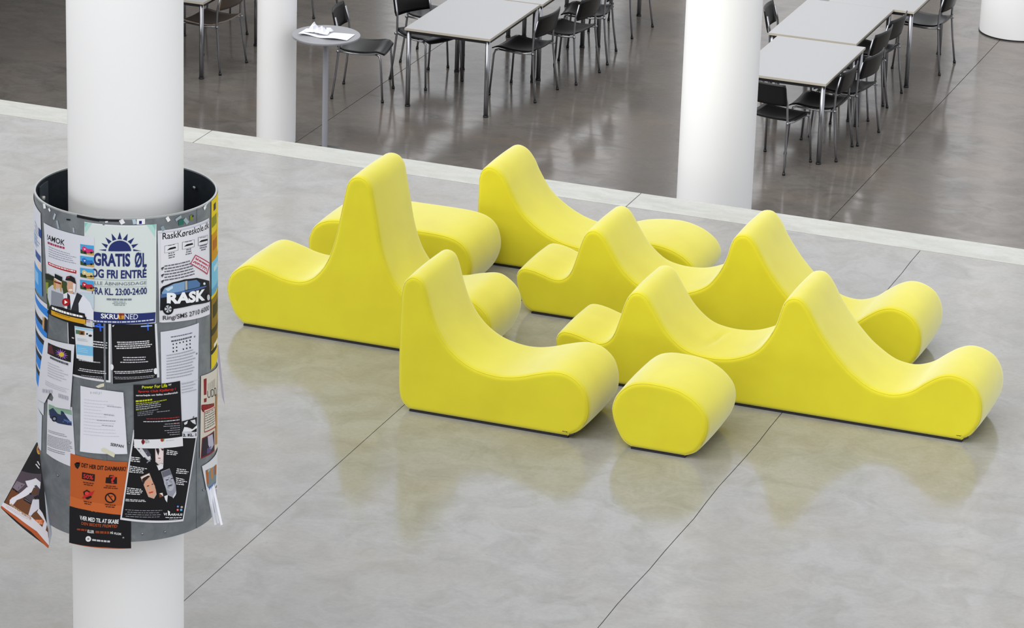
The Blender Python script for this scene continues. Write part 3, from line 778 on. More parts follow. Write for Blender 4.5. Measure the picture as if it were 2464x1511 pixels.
POSTER_DATA = [
 dict(name='poster', label='pale mint beer poster with navy sun and GRATIS lettering, top centre of the drum', c=[[-26.38, 2.415], [18.79, 2.4102], [18.21, 1.9791], [-26.89, 1.9827]], color='eef1f3', lift=0.0015, free=0, curl=None, cat='poster', outline=None, el=[
  ['p','dbe4e2',[[.012,.01],[.988,.01],[.988,.985],[.012,.985]],'printed_picture'],
  ['p','b5dcd5',[[.0,.005],[.116,.003],[.011,.118]],'printed_picture'],
  ['p','b5dcd5',[[.992,.002],[.857,-0.004],[.982,.13]],'printed_picture'],
  ['p','8fcdc4',[[.0,.005],[.054,.005],[.006,.054]],'printed_picture'],
  ['p','8fcdc4',[[.992,.002],[.936,-0.002],[.987,.059]],'printed_picture'],
  ['p','27336f',[[.311,.266],[.207,.261],[.314,.246]],'printed_picture'],
  ['p','27336f',[[.316,.238],[.247,.189],[.339,.201]],'printed_picture'],
  ['p','27336f',[[.347,.193],[.302,.128],[.389,.164]],'printed_picture'],
  ['p','27336f',[[.4,.159],[.387,.084],[.455,.142]],'printed_picture'],
  ['p','27336f',[[.468,.14],[.498,.066],[.527,.139]],'printed_picture'],
  ['p','27336f',[[.54,.14],[.606,.081],[.594,.154]],'printed_picture'],
  ['p','27336f',[[.605,.159],[.694,.122],[.647,.186]],'printed_picture'],
  ['p','27336f',[[.655,.193],[.751,.184],[.677,.229]],'printed_picture'],
  ['p','27336f',[[.68,.237],[.79,.257],[.682,.256]],'printed_picture'],
  ['p','27336f',[[.343,.264],[.346,.243],[.355,.223],[.369,.204],[.388,.187],[.412,.173],[.439,.162],[.468,.155],[.498,.152],[.528,.153],[.556,.159],[.583,.168],[.606,.181],[.625,.197],[.64,.216],[.649,.236],[.652,.256]],'printed_picture'],
  ['t','27336f',[[.138,.292],[.64,.278],[.641,.412],[.138,.422]],'GRATIS',.035,0,'lettering'],
  ['t','27336f',[[.701,.262],[.864,.278],[.865,.423],[.702,.425]],'ØL',.03,0,'lettering'],
  ['t','27336f',[[.102,.432],[.865,.423],[.863,.529],[.102,.544]],'OG FRI ENTRÉ',.03,0,'lettering'],
  ['p','9fb5b4',[[.14,.555],[.87,.546],[.87,.55],[.14,.559]],'printed_picture'],
  ['p','9fb5b4',[[.14,.623],[.871,.613],[.871,.617],[.14,.626]],'printed_picture'],
  ['t','6b737f',[[.088,.57],[.866,.554],[.866,.595],[.088,.615]],'ALLE ÅBNINGSDAGE',.0,0,'lettering'],
  ['t','27336f',[[.114,.641],[.869,.626],[.869,.695],[.114,.714]],'FRA KL. 23:00-24:00',.02,0,'lettering'],
  ['l','7b8792',[[.322,.741],[.662,.736],[.662,.755],[.322,.761]],1,.9,'l',1,1,'small_print'],
  ['l','8b969c',[[.376,.77],[.618,.767],[.618,.815],[.376,.818]],3,.45,'c',.6,1,'small_print'],
  ['p','27336f',[[-0.003,.89],[.992,.888],[.986,.99],[.001,1.003]],'printed_picture'],
  ['t','ffffff',[[.242,.9],[.485,.897],[.485,.946],[.242,.95]],'SKRU',.02,0,'lettering'],
  ['t','e9ecf6',[[.566,.892],[.75,.895],[.745,.946],[.566,.946]],'NED',0,0,'lettering'],
  ['p','8f3a2a',[[.485,.886],[.561,.885],[.561,.907],[.485,.908]],'printed_picture'],
  ['p','d59a2e',[[.485,.908],[.561,.907],[.559,.943],[.485,.945]],'printed_picture'],
  ['p','6e2b2b',[[.507,.889],[.522,.889],[.522,.94],[.508,.94]],'printed_picture'],
  ['l','d5d9ea',[[.05,.981],[.964,.955],[.964,.969],[.05,.996]],1,.9,'l',1,1,'small_print'],
 ]),
 dict(name='poster', label='white driving-school poster with two smiling people in caps and car photos, upper left', c=[[-61.98, 2.3565], [-19.78, 2.3529], [-20.33, 1.9615], [-57.05, 1.975]], color='dee0ea', lift=0.0032, free=0, curl=None, cat='poster', outline=None, el=[
  ['t','1b1c22',[[.085,.108],[.493,.094],[.488,.16],[.076,.169]],'!AMOK',.012,.12,'lettering'],
  ['l','a8385a',[[.095,.19],[.487,.174],[.485,.201],[.091,.217]],1,.9,'l',1,1,'small_print'],
  ['l','8f97a8',[[.116,.237],[.723,.23],[.718,.343],[.097,.371]],5,.3,'l',.75,1,'small_print'],
  ['p','b01f2b',[[.068,.421],[.695,.402],[.693,.44],[.074,.454]],'printed_picture'],
  ['l','f2e6e8',[[.1,.428],[.674,.408],[.673,.425],[.102,.443]],1,.9,'l',1,1,'small_print'],
  ['p','4aa6e0',[[.774,.096],[.994,.09],[.994,.148],[.775,.156]],'printed_picture'],
  ['p','35502a',[[.775,.156],[.994,.148],[.994,.199],[.777,.198]],'printed_picture'],
  ['p','c9a45a',[[.88,.186],[.994,.172],[.994,.199],[.88,.199]],'printed_picture'],
  ['p','d9357a',[[.805,.126],[.844,.111],[.893,.133],[.973,.129],[.988,.161],[.88,.179],[.811,.164]],'printed_picture'],
  ['p','f4eef2',[[.831,.136],[.868,.137],[.849,.155]],'printed_picture'],
  ['p','15161a',[[.875,.173],[.873,.179],[.867,.184],[.859,.187],[.85,.188],[.842,.187],[.836,.183],[.835,.178],[.837,.173],[.842,.168],[.851,.165],[.86,.164],[.868,.165],[.873,.168]],'printed_picture'],
  ['p','15161a',[[.973,.169],[.971,.174],[.966,.178],[.958,.181],[.95,.182],[.943,.181],[.938,.177],[.936,.173],[.938,.168],[.943,.163],[.95,.16],[.958,.159],[.966,.161],[.971,.164]],'printed_picture'],
  ['p','4aa6e0',[[.77,.225],[.994,.218],[.994,.276],[.77,.285]],'printed_picture'],
  ['p','35502a',[[.77,.285],[.994,.276],[.994,.328],[.773,.328]],'printed_picture'],
  ['p','c9a45a',[[.878,.315],[.994,.3],[.994,.328],[.877,.329]],'printed_picture'],
  ['p','2a6fc4',[[.802,.255],[.841,.24],[.891,.262],[.972,.257],[.988,.29],[.878,.308],[.807,.293]],'printed_picture'],
  ['p','f4eef2',[[.827,.265],[.866,.266],[.846,.284]],'printed_picture'],
  ['p','15161a',[[.873,.303],[.871,.308],[.865,.313],[.856,.316],[.847,.317],[.839,.316],[.833,.313],[.831,.308],[.834,.302],[.839,.297],[.848,.294],[.857,.293],[.865,.294],[.871,.298]],'printed_picture'],
  ['p','15161a',[[.972,.298],[.97,.303],[.965,.307],[.957,.31],[.949,.311],[.942,.309],[.936,.306],[.935,.301],[.937,.296],[.942,.292],[.949,.289],[.958,.288],[.965,.29],[.97,.293]],'printed_picture'],
  ['p','4aa6e0',[[.765,.36],[.994,.352],[.994,.41],[.766,.421]],'printed_picture'],
  ['p','35502a',[[.766,.421],[.994,.41],[.994,.462],[.768,.463]],'printed_picture'],
  ['p','c9a45a',[[.875,.449],[.994,.434],[.994,.462],[.875,.463]],'printed_picture'],
  ['p','d9c78d',[[.798,.39],[.838,.375],[.889,.396],[.972,.391],[.988,.424],[.875,.443],[.803,.428]],'printed_picture'],
  ['p','f4eef2',[[.824,.4],[.863,.401],[.843,.419]],'printed_picture'],
  ['p','15161a',[[.87,.437],[.868,.443],[.862,.448],[.854,.451],[.844,.452],[.836,.451],[.83,.447],[.828,.442],[.83,.437],[.836,.432],[.845,.429],[.854,.427],[.862,.429],[.868,.432]],'printed_picture'],
  ['p','15161a',[[.971,.432],[.97,.437],[.964,.441],[.957,.444],[.948,.445],[.94,.444],[.935,.44],[.933,.436],[.935,.431],[.941,.426],[.948,.423],[.957,.422],[.964,.424],[.97,.427]],'printed_picture'],
  ['p','4aa6e0',[[.76,.494],[.994,.484],[.994,.543],[.761,.554]],'printed_picture'],
  ['p','35502a',[[.761,.554],[.994,.543],[.994,.595],[.763,.597]],'printed_picture'],
  ['p','c9a45a',[[.873,.583],[.994,.567],[.994,.595],[.872,.597]],'printed_picture'],
  ['p','c22a38',[[.793,.524],[.834,.508],[.887,.529],[.971,.524],[.988,.557],[.873,.576],[.799,.562]],'printed_picture'],
  ['p','f4eef2',[[.82,.533],[.86,.534],[.84,.552]],'printed_picture'],
  ['p','15161a',[[.867,.57],[.865,.576],[.859,.581],[.851,.584],[.841,.586],[.832,.584],[.826,.581],[.824,.576],[.827,.57],[.833,.565],[.842,.562],[.851,.561],[.86,.562],[.865,.565]],'printed_picture'],
  ['p','15161a',[[.971,.564],[.969,.569],[.964,.574],[.956,.577],[.947,.578],[.939,.577],[.934,.573],[.932,.569],[.934,.564],[.939,.559],[.947,.556],[.956,.555],[.964,.556],[.969,.56]],'printed_picture'],
  ['p','c3d6e2',[[.762,.63],[.997,.627],[.996,.791],[.801,.711]],'printed_picture'],
  ['p','3f4d2c',[[-0.02,.572],[.082,.552],[.244,.556],[.501,.559],[.529,.597],[.507,.888],[-0.02,.971]],'printed_picture'],
  ['p','8f9a2f',[[-0.02,.672],[.066,.655],[.045,.79],[-0.02,.798]],'printed_picture'],
  ['p','23281c',[[-0.02,.572],[.226,.551],[.239,.601],[-0.02,.635]],'printed_picture'],
  ['p','c8ccd6',[[.031,.733],[.172,.658],[.412,.645],[.431,.711],[.424,.886],[.069,.924],[.015,.832]],'printed_picture'],
  ['p','d9ad8f',[[.387,.589],[.377,.621],[.352,.651],[.319,.671],[.282,.679],[.25,.671],[.229,.651],[.225,.621],[.237,.587],[.264,.557],[.299,.537],[.334,.529],[.364,.537],[.383,.559]],'printed_picture'],
  ['p','c59a5c',[[.227,.568],[.282,.548],[.255,.702],[.199,.687]],'printed_picture'],
  ['p','c59a5c',[[.367,.584],[.41,.576],[.39,.701],[.357,.681]],'printed_picture'],
  ['p','17181c',[[.253,.515],[.424,.521],[.405,.576],[.247,.564]],'printed_picture'],
  ['p','e9e9ee',[[.247,.564],[.405,.576],[.397,.588],[.241,.578]],'printed_picture'],
  ['p','7b1f24',[[.229,.601],[.392,.592],[.385,.611],[.227,.616]],'printed_picture'],
  ['p','8f949f',[[.143,.725],[.423,.712],[.417,.87],[.107,.898]],'printed_picture'],
  ['p','e6e8f2',[[.431,.711],[.524,.672],[.645,.674],[.817,.657],[.937,.729],[.994,.818],[.994,.922],[.866,.92],[.867,.833],[.753,.875],[.441,.883]],'printed_picture'],
  ['p','2b2d36',[[.515,.678],[.568,.704],[.573,.864],[.5,.868]],'printed_picture'],
  ['p','2b2d36',[[.705,.647],[.803,.668],[.728,.765],[.731,.873],[.572,.873],[.641,.753]],'printed_picture'],
  ['p','d6a78c',[[.688,.58],[.678,.618],[.653,.65],[.617,.672],[.578,.678],[.543,.668],[.519,.644],[.513,.609],[.525,.571],[.552,.538],[.588,.516],[.627,.51],[.66,.52],[.682,.546]],'printed_picture'],
  ['p','1a1b20',[[.486,.544],[.514,.496],[.598,.473],[.67,.488],[.695,.553],[.594,.535]],'printed_picture'],
  ['p','8f1f28',[[.513,.505],[.583,.485],[.574,.499],[.52,.517]],'printed_picture'],
  ['p','f4eeea',[[.63,.628],[.626,.634],[.614,.639],[.597,.644],[.578,.647],[.561,.648],[.549,.646],[.545,.643],[.549,.637],[.562,.632],[.579,.627],[.598,.623],[.615,.623],[.626,.625]],'printed_picture'],
  ['p','e9e6e8',[[.637,.554],[.688,.554],[.669,.653],[.632,.65]],'printed_picture'],
  ['p','b3131b',[[.56,.776],[.551,.798],[.527,.817],[.494,.832],[.456,.839],[.423,.836],[.4,.825],[.393,.806],[.404,.785],[.43,.764],[.464,.749],[.501,.743],[.533,.746],[.554,.758]],'printed_picture'],
  ['p','ffffff',[[.454,.772],[.45,.818],[.518,.786]],'printed_picture'],
  ['p','17171b',[[.107,.898],[.391,.866],[.839,.863],[.865,.929],[.85,.983],[.747,1.015],[.005,1.02],[-0.02,1.01]],'printed_picture'],
  ['l','ffffff',[[.137,.909],[.81,.893],[.809,.917],[.133,.941]],1,.9,'l',1,1,'small_print'],
  ['p','d9a21f',[[.109,.955],[.851,.931],[.85,.983],[.106,1.005]],'printed_picture'],
  ['l','a87814',[[.213,.959],[.75,.94],[.75,.953],[.211,.974]],1,.8,'l',.6,1,'small_print'],
  ['p','cfd3d6',[[.865,.929],[.983,.932],[.978,1.002],[.864,.999]],'printed_picture'],
  ['p','c9a0b8',[[.872,.932],[.935,.929],[.935,.955],[.872,.958]],'printed_picture'],
 ]),
 dict(name='poster', label='white driving-school poster with a dark car and big white letters, upper right', c=[[19.52, 2.3812], [63.4, 2.3713], [64.96, 1.9456], [20.48, 1.9797]], color='dedee6', lift=0.0022, free=0, curl=None, cat='poster', outline=None, el=[
  ['p','c9cad4',[[.017,.017],[1.008,.019],[1.008,.032],[.016,.029]],'printed_picture'],
  ['p','e6e6ec',[[.044,.034],[.983,.034],[.987,1.008],[.026,1.002]],'printed_picture'],
  ['t','1d1d22',[[.072,.029],[.989,.032],[.987,.106],[.07,.103]],'RaskKøreskole.dk',.012,0,'lettering'],
  ['p','8d8f98',[[.097,.169],[.321,.158],[.319,.237],[.095,.249]],'printed_picture'],
  ['p','e9e9ee',[[.104,.174],[.313,.162],[.311,.232],[.102,.245]],'printed_picture'],
  ['l','5d5f68',[[.154,.168],[.259,.163],[.259,.171],[.154,.176]],1,.9,'l',1,1,'small_print'],
  ['p','17171b',[[.134,.221],[.176,.198],[.197,.212],[.22,.194],[.243,.206],[.273,.191],[.281,.21]],'printed_picture'],
  ['l','6b6d76',[[.152,.252],[.264,.245],[.262,.315],[.15,.323]],3,.5,'c',.6,115,'small_print'],
  ['p','8d8f98',[[.385,.156],[.62,.159],[.618,.238],[.383,.236]],'printed_picture'],
  ['p','e9e9ee',[[.394,.162],[.61,.163],[.608,.232],[.392,.232]],'printed_picture'],
  ['l','5d5f68',[[.437,.159],[.561,.162],[.561,.169],[.437,.167]],1,.9,'l',1,1,'small_print'],
  ['p','17171b',[[.414,.21],[.462,.19],[.487,.205],[.515,.189],[.541,.202],[.579,.19],[.588,.209]],'printed_picture'],
  ['l','6b6d76',[[.435,.242],[.568,.243],[.566,.312],[.433,.312]],3,.5,'c',.6,305,'small_print'],
  ['p','8d8f98',[[.697,.148],[.95,.166],[.947,.257],[.694,.239]],'printed_picture'],
  ['p','e9e9ee',[[.707,.154],[.936,.169],[.933,.249],[.705,.236]],'printed_picture'],
  ['l','5d5f68',[[.734,.158],[.901,.173],[.901,.181],[.734,.166]],1,.9,'l',1,1,'small_print'],
  ['p','17171b',[[.705,.206],[.766,.191],[.8,.208],[.837,.195],[.874,.211],[.928,.203],[.941,.223]],'printed_picture'],
  ['l','6b6d76',[[.732,.24],[.913,.254],[.911,.322],[.73,.309]],3,.5,'c',.6,475,'small_print'],
  ['l','61636e',[[.091,.381],[.6,.364],[.615,.545],[.086,.564]],6,.42,'l',.8,3,'small_print'],
  ['p','61636e',[[.041,.404],[.055,.418],[.081,.392],[.087,.398],[.055,.433],[.038,.412]],'printed_picture'],
  ['p','61636e',[[.039,.48],[.053,.495],[.079,.468],[.085,.474],[.053,.509],[.036,.488]],'printed_picture'],
  ['p','61636e',[[.038,.546],[.051,.561],[.077,.534],[.083,.54],[.051,.575],[.035,.554]],'printed_picture'],
  ['p','b8485c',[[.631,.321],[1.008,.472],[.916,.578],[.521,.403]],'printed_picture'],
  ['p','e6e6ec',[[.636,.336],[.977,.473],[.9,.557],[.543,.401]],'printed_picture'],
  ['l','c0566a',[[.64,.359],[.947,.484],[.898,.538],[.58,.408]],2,.5,'l',.95,5,'small_print'],
  ['p','17181d',[[.01,.868],[.024,.632],[.057,.606],[.21,.572],[.416,.557],[.654,.571],[.831,.616],[.972,.652],[.997,.871],[.875,.868],[.568,.849],[.217,.86]],'printed_picture'],
  ['p','7ea3c9',[[.041,.674],[.085,.625],[.232,.587],[.415,.577],[.412,.676],[.048,.7]],'printed_picture'],
  ['p','547aa6',[[.466,.581],[.643,.589],[.726,.64],[.714,.673],[.473,.672]],'printed_picture'],
  ['p','c5dcec',[[.092,.635],[.209,.607],[.216,.633],[.134,.663]],'printed_picture'],
  ['p','b3b2ac',[[.419,.576],[.46,.576],[.464,.671],[.419,.672]],'printed_picture'],
  ['p','47679a',[[.027,.689],[.412,.678],[.736,.678],[.88,.688],[.88,.7],[.412,.701],[.027,.73]],'printed_picture'],
  ['p','dfe6f0',[[.855,.663],[.851,.668],[.843,.672],[.831,.672],[.818,.67],[.806,.666],[.798,.66],[.796,.654],[.799,.648],[.807,.644],[.819,.643],[.832,.646],[.844,.65],[.852,.656]],'printed_picture'],
  ['t','f7f9fb',[[.116,.677],[.858,.715],[.837,.836],[.113,.8]],'RASK',.05,0,'lettering'],
  ['p','0f1013',[[.217,.86],[.211,.881],[.196,.899],[.173,.912],[.145,.918],[.116,.917],[.089,.908],[.067,.893],[.054,.873],[.049,.851],[.055,.83],[.069,.811],[.092,.798],[.119,.792],[.148,.793],[.176,.802],[.198,.818],[.213,.838]],'printed_picture'],
  ['p','c9ccd2',[[.188,.858],[.183,.873],[.171,.886],[.152,.894],[.131,.896],[.11,.892],[.092,.882],[.081,.868],[.077,.852],[.082,.837],[.094,.824],[.112,.816],[.133,.813],[.154,.818],[.172,.828],[.184,.842]],'printed_picture'],
  ['p','2a2b30',[[.132,.855],[.186,.849],[.186,.867]],'printed_picture'],
  ['p','2a2b30',[[.132,.855],[.159,.891],[.136,.896]],'printed_picture'],
  ['p','2a2b30',[[.132,.855],[.095,.884],[.082,.869]],'printed_picture'],
  ['p','2a2b30',[[.132,.855],[.082,.836],[.097,.822]],'printed_picture'],
  ['p','2a2b30',[[.132,.855],[.138,.814],[.161,.821]],'printed_picture'],
  ['p','0f1013',[[.998,.831],[.993,.847],[.979,.86],[.959,.868],[.936,.87],[.913,.866],[.891,.857],[.874,.843],[.864,.827],[.861,.809],[.865,.793],[.876,.78],[.894,.772],[.915,.769],[.939,.773],[.962,.783],[.981,.797],[.994,.814]],'printed_picture'],
  ['p','c9ccd2',[[.976,.828],[.972,.839],[.962,.848],[.947,.852],[.93,.852],[.914,.847],[.901,.838],[.892,.826],[.89,.814],[.893,.802],[.902,.793],[.916,.789],[.932,.789],[.949,.794],[.963,.803],[.973,.815]],'printed_picture'],
  ['t','2a2b30',[[.049,.925],[.952,.903],[.951,.972],[.047,.989]],'Ring/SMS 2710 6000',.008,0,'lettering'],
 ]),
 dict(name='poster', label='black text poster with white border and blue mark, left of the pair at mid height', c=[[-39.81, 1.9654], [-9.95, 1.9843], [-10.24, 1.7209], [-39.01, 1.7264]], color='dfe1e6', lift=0.0012, free=0, curl=None, cat='poster', outline=None, el=[
  ['p','17171a',[[.02,.0],[.955,.0],[.955,.965],[.02,.965]],'printed_picture'],
  ['l','e6e6ea',[[.56,.303],[.927,.323],[.927,.449],[.558,.434]],3,.45,'r',.7,2,'small_print'],
  ['l','c9c9d0',[[.108,.286],[.197,.293],[.196,.32],[.107,.313]],1,.8,'l',.6,1,'small_print'],
  ['l','bfc0c6',[[.27,.668],[.819,.664],[.819,.69],[.269,.695]],1,.7,'l',.9,1,'small_print'],
  ['l','d9d9df',[[.24,.825],[.915,.811],[.915,.878],[.238,.892]],2,.45,'c',.85,1,'small_print'],
  ['l','bcbcc4',[[.224,.945],[.925,.911],[.925,.97],[.222,.996]],2,.4,'c',.6,4,'small_print'],
  ['p','2b5fe0',[[.744,.005],[.794,.008],[.802,.136],[.772,.137]],'printed_picture'],
  ['p','3f74ea',[[.653,.037],[.866,.052],[.876,.079],[.653,.061]],'printed_picture'],
  ['p','2b5fe0',[[.653,.041],[.744,.005],[.756,.019],[.679,.061]],'printed_picture'],
 ]),
 dict(name='poster', label='black text poster with white border, right of the pair at mid height', c=[[-9.95, 1.9843], [18.9, 1.9756], [20.43, 1.7361], [-9.31, 1.7157]], color='dfe1e6', lift=0.0012, free=0, curl=None, cat='poster', outline=None, el=[
  ['p','17171a',[[.01,.0],[.95,.0],[.95,1.0],[.01,1.0]],'printed_picture'],
  ['l','e6e6ea',[[.043,.301],[.907,.294],[.91,.431],[.039,.437]],4,.5,'c',.75,8,'small_print'],
  ['l','d0d0d6',[[.15,.552],[.816,.584],[.809,.709],[.145,.676]],3,.4,'c',.5,9,'small_print'],
  ['l','d9d9df',[[.028,.79],[.9,.822],[.897,.886],[.026,.842]],2,.5,'c',.9,5,'small_print'],
  ['l','bcbcc4',[[.025,.885],[.916,.94],[.913,.995],[.023,.934]],2,.35,'c',.8,6,'small_print'],
  ['p','2b5fe0',[[.775,-0.014],[.814,-0.013],[.812,.116],[.782,.114]],'printed_picture'],
  ['p','9fc0f4',[[.645,.025],[.889,.021],[.894,.041],[.644,.046]],'printed_picture'],
  ['p','e6e6ea',[[.031,.038],[.084,.021],[.051,.061]],'printed_picture'],
  ['p','e9eaee',[[.04,.724],[.035,.747],[.023,.765],[.006,.775],[-0.012,.775],[-0.02,.765],[-0.02,.746],[-0.02,.724],[-0.02,.701],[-0.02,.683],[-0.009,.673],[.009,.673],[.026,.683],[.037,.701]],'printed_picture'],
  ['p','e9eaee',[[.967,.88],[.961,.905],[.948,.923],[.93,.931],[.911,.927],[.895,.913],[.884,.891],[.881,.865],[.886,.84],[.899,.822],[.917,.814],[.936,.817],[.953,.831],[.964,.854]],'printed_picture'],
 ]),
 dict(name='notice', label='long white typed notice with rows of black dots, right of the black pair', c=[[21.15, 1.9368], [51.26, 1.9325], [49.71, 1.4198], [22.52, 1.4218]], color='dcdde6', lift=0.003, free=0, curl=None, cat='notice', outline=None, el=[
  ['l','6f7080',[[.233,.052],[.794,.06],[.794,.071],[.233,.063]],1,.9,'l',1,1,'small_print'],
  ['l','5a5b68',[[.241,.087],[.776,.091],[.776,.106],[.241,.102]],1,.9,'l',1,1,'small_print'],
  ['p','26262b',[[.305,.124],[.3,.128],[.288,.13],[.276,.127],[.271,.122],[.276,.117],[.288,.116],[.3,.119]],'printed_picture'],
  ['p','26262b',[[.387,.123],[.382,.127],[.37,.128],[.357,.126],[.352,.12],[.357,.116],[.37,.115],[.382,.118]],'printed_picture'],
  ['p','26262b',[[.472,.123],[.467,.127],[.454,.128],[.441,.125],[.436,.12],[.441,.115],[.454,.114],[.467,.117]],'printed_picture'],
  ['p','26262b',[[.56,.123],[.554,.127],[.541,.128],[.527,.125],[.522,.12],[.527,.115],[.541,.114],[.554,.117]],'printed_picture'],
  ['p','26262b',[[.651,.124],[.645,.128],[.631,.129],[.617,.126],[.611,.12],[.617,.116],[.631,.115],[.645,.118]],'printed_picture'],
  ['p','26262b',[[.746,.126],[.74,.13],[.726,.131],[.711,.127],[.705,.122],[.711,.118],[.725,.117],[.74,.12]],'printed_picture'],
  ['p','26262b',[[.305,.155],[.299,.159],[.287,.161],[.275,.158],[.27,.153],[.275,.148],[.287,.147],[.3,.15]],'printed_picture'],
  ['p','26262b',[[.387,.154],[.382,.158],[.369,.16],[.357,.157],[.352,.151],[.357,.147],[.369,.146],[.382,.149]],'printed_picture'],
  ['p','26262b',[[.652,.155],[.646,.159],[.632,.16],[.618,.157],[.612,.151],[.618,.147],[.631,.146],[.646,.15]],'printed_picture'],
  ['p','26262b',[[.747,.157],[.741,.161],[.727,.162],[.712,.158],[.706,.153],[.712,.149],[.726,.148],[.741,.151]],'printed_picture'],
  ['p','26262b',[[.304,.186],[.299,.191],[.286,.192],[.274,.189],[.269,.184],[.274,.179],[.287,.178],[.299,.181]],'printed_picture'],
  ['p','26262b',[[.387,.185],[.381,.19],[.369,.191],[.356,.188],[.351,.182],[.356,.178],[.369,.177],[.382,.18]],'printed_picture'],
  ['p','26262b',[[.56,.185],[.555,.189],[.541,.19],[.528,.187],[.522,.182],[.528,.177],[.541,.177],[.555,.18]],'printed_picture'],
  ['p','26262b',[[.652,.186],[.646,.191],[.632,.191],[.618,.188],[.612,.183],[.618,.178],[.632,.177],[.646,.181]],'printed_picture'],
  ['p','26262b',[[.748,.188],[.742,.193],[.727,.193],[.713,.19],[.706,.184],[.712,.18],[.727,.179],[.742,.183]],'printed_picture'],
  ['l','a4a6b0',[[.126,.206],[.898,.21],[.909,.444],[.116,.427]],9,.32,'l',.8,12,'small_print'],
  ['l','b0b2bb',[[.497,.482],[.938,.492],[.943,.594],[.497,.579]],4,.3,'l',.7,13,'small_print'],
  ['p','c3c5ce',[[.465,.472],[1.02,.492],[1.02,.495],[.465,.475]],'printed_picture'],
  ['p','17171b',[[.504,.81],[.969,.817],[.962,.947],[.509,.903]],'printed_picture'],
  ['p','d9dade',[[.554,.829],[.671,.819],[.648,.845],[.577,.849]],'printed_picture'],
  ['p','d9dade',[[.745,.826],[.901,.831],[.931,.88],[.822,.855]],'printed_picture'],
  ['p','e9eaee',[[.52,.904],[.566,.866],[.673,.879],[.698,.902],[.824,.908],[.959,.89],[.974,.913],[.773,.927]],'printed_picture'],
  ['t','1a1a1f',[[.527,.922],[.949,.958],[.95,.984],[.527,.947]],'2. KL. 1',.03,0,'lettering'],
 ]),
 dict(name='leaflet', label='small white and sky-blue leaflet overlapping the left black poster', c=[[-34.06, 1.9518], [-21.08, 1.9535], [-21.29, 1.8043], [-32.79, 1.8098]], color='dfe4ea', lift=0.0035, free=0, curl=None, cat='leaflet', outline=None, el=[
  ['p','9fd3ee',[[.018,.011],[.998,.023],[.998,.073],[.017,.072]],'printed_picture'],
  ['p','4d7a5a',[[.058,.113],[.243,.108],[.249,.228],[.055,.235]],'printed_picture'],
  ['p','8a5a2a',[[.243,.108],[.552,.108],[.545,.228],[.247,.243]],'printed_picture'],
  ['p','2a2118',[[.478,.175],[.47,.194],[.447,.21],[.416,.222],[.382,.225],[.351,.22],[.331,.208],[.324,.19],[.334,.171],[.356,.154],[.388,.142],[.422,.139],[.452,.144],[.472,.157]],'printed_picture'],
  ['p','222226',[[.946,.209],[.937,.225],[.911,.239],[.873,.249],[.831,.252],[.793,.249],[.767,.239],[.758,.224],[.768,.208],[.795,.193],[.833,.183],[.874,.18],[.911,.184],[.937,.194]],'printed_picture'],
  ['p','222226',[[.739,.172],[.733,.183],[.719,.192],[.697,.199],[.674,.201],[.652,.198],[.638,.191],[.633,.181],[.639,.17],[.654,.161],[.675,.154],[.699,.152],[.72,.155],[.734,.162]],'printed_picture'],
  ['p','79bfe8',[[.041,.557],[.997,.528],[.997,.808],[.039,.862]],'printed_picture'],
  ['l','b9def2',[[.131,.652],[.9,.62],[.898,.774],[.114,.806]],3,.3,'l',.6,1,'small_print'],
  ['l','b3b8c2',[[.133,.362],[.903,.33],[.902,.419],[.123,.455]],2,.35,'l',.6,1,'small_print'],
 ]),
 dict(name='notice', label='white notice with purple flower photo and torn tear-off tabs, left side', c=[[-61.69, 1.8514], [-33.91, 1.8692], [-37.82, 1.5736], [-77.99, 1.5326]], color='dfe0e8', lift=0.006, free=0, curl=None, cat='notice', outline=[[0, 0], [1, 0], [1, 1], [0.66, 1], [0.58, 0.92], [0.6, 0.86], [0.5, 0.78], [0.42, 0.9], [0.36, 0.985], [0, 1]], el=[
  ['p','1c1f1a',[[.173,.058],[.924,.097],[.943,.275],[.219,.222]],'printed_picture'],
  ['p','5c2a34',[[.201,.104],[.322,.071],[.457,.207],[.238,.21]],'printed_picture'],
  ['p','a878cc',[[.684,.188],[.869,.182],[.677,.158]],'printed_picture'],
  ['p','8a4fb0',[[.672,.188],[.857,.219],[.689,.158]],'printed_picture'],
  ['p','a878cc',[[.661,.185],[.812,.246],[.7,.161]],'printed_picture'],
  ['p','8a4fb0',[[.654,.179],[.742,.259],[.707,.167]],'printed_picture'],
  ['p','a878cc',[[.652,.173],[.657,.256],[.708,.173]],'printed_picture'],
  ['p','8a4fb0',[[.656,.166],[.572,.238],[.704,.18]],'printed_picture'],
  ['p','a878cc',[[.665,.161],[.505,.207],[.696,.185]],'printed_picture'],
  ['p','8a4fb0',[[.677,.158],[.472,.17],[.684,.188]],'printed_picture'],
  ['p','a878cc',[[.689,.158],[.482,.133],[.672,.188]],'printed_picture'],
  ['p','8a4fb0',[[.7,.161],[.533,.103],[.661,.185]],'printed_picture'],
  ['p','a878cc',[[.707,.167],[.614,.088],[.654,.179]],'printed_picture'],
  ['p','8a4fb0',[[.708,.173],[.705,.09],[.652,.173]],'printed_picture'],
  ['p','a878cc',[[.704,.18],[.787,.11],[.656,.166]],'printed_picture'],
  ['p','8a4fb0',[[.696,.185],[.844,.143],[.665,.161]],'printed_picture'],
  ['p','d9c03a',[[.753,.17],[.75,.186],[.733,.201],[.706,.211],[.674,.214],[.643,.21],[.619,.2],[.607,.186],[.611,.169],[.628,.155],[.657,.144],[.69,.141],[.72,.145],[.743,.155]],'printed_picture'],
  ['l','55575f',[[.341,.246],[.889,.295],[.894,.328],[.346,.281]],1,.9,'l',1,1,'small_print'],
  ['l','b4b6c0',[[.297,.346],[.939,.393],[.954,.628],[.356,.579]],6,.22,'l',.5,21,'small_print'],
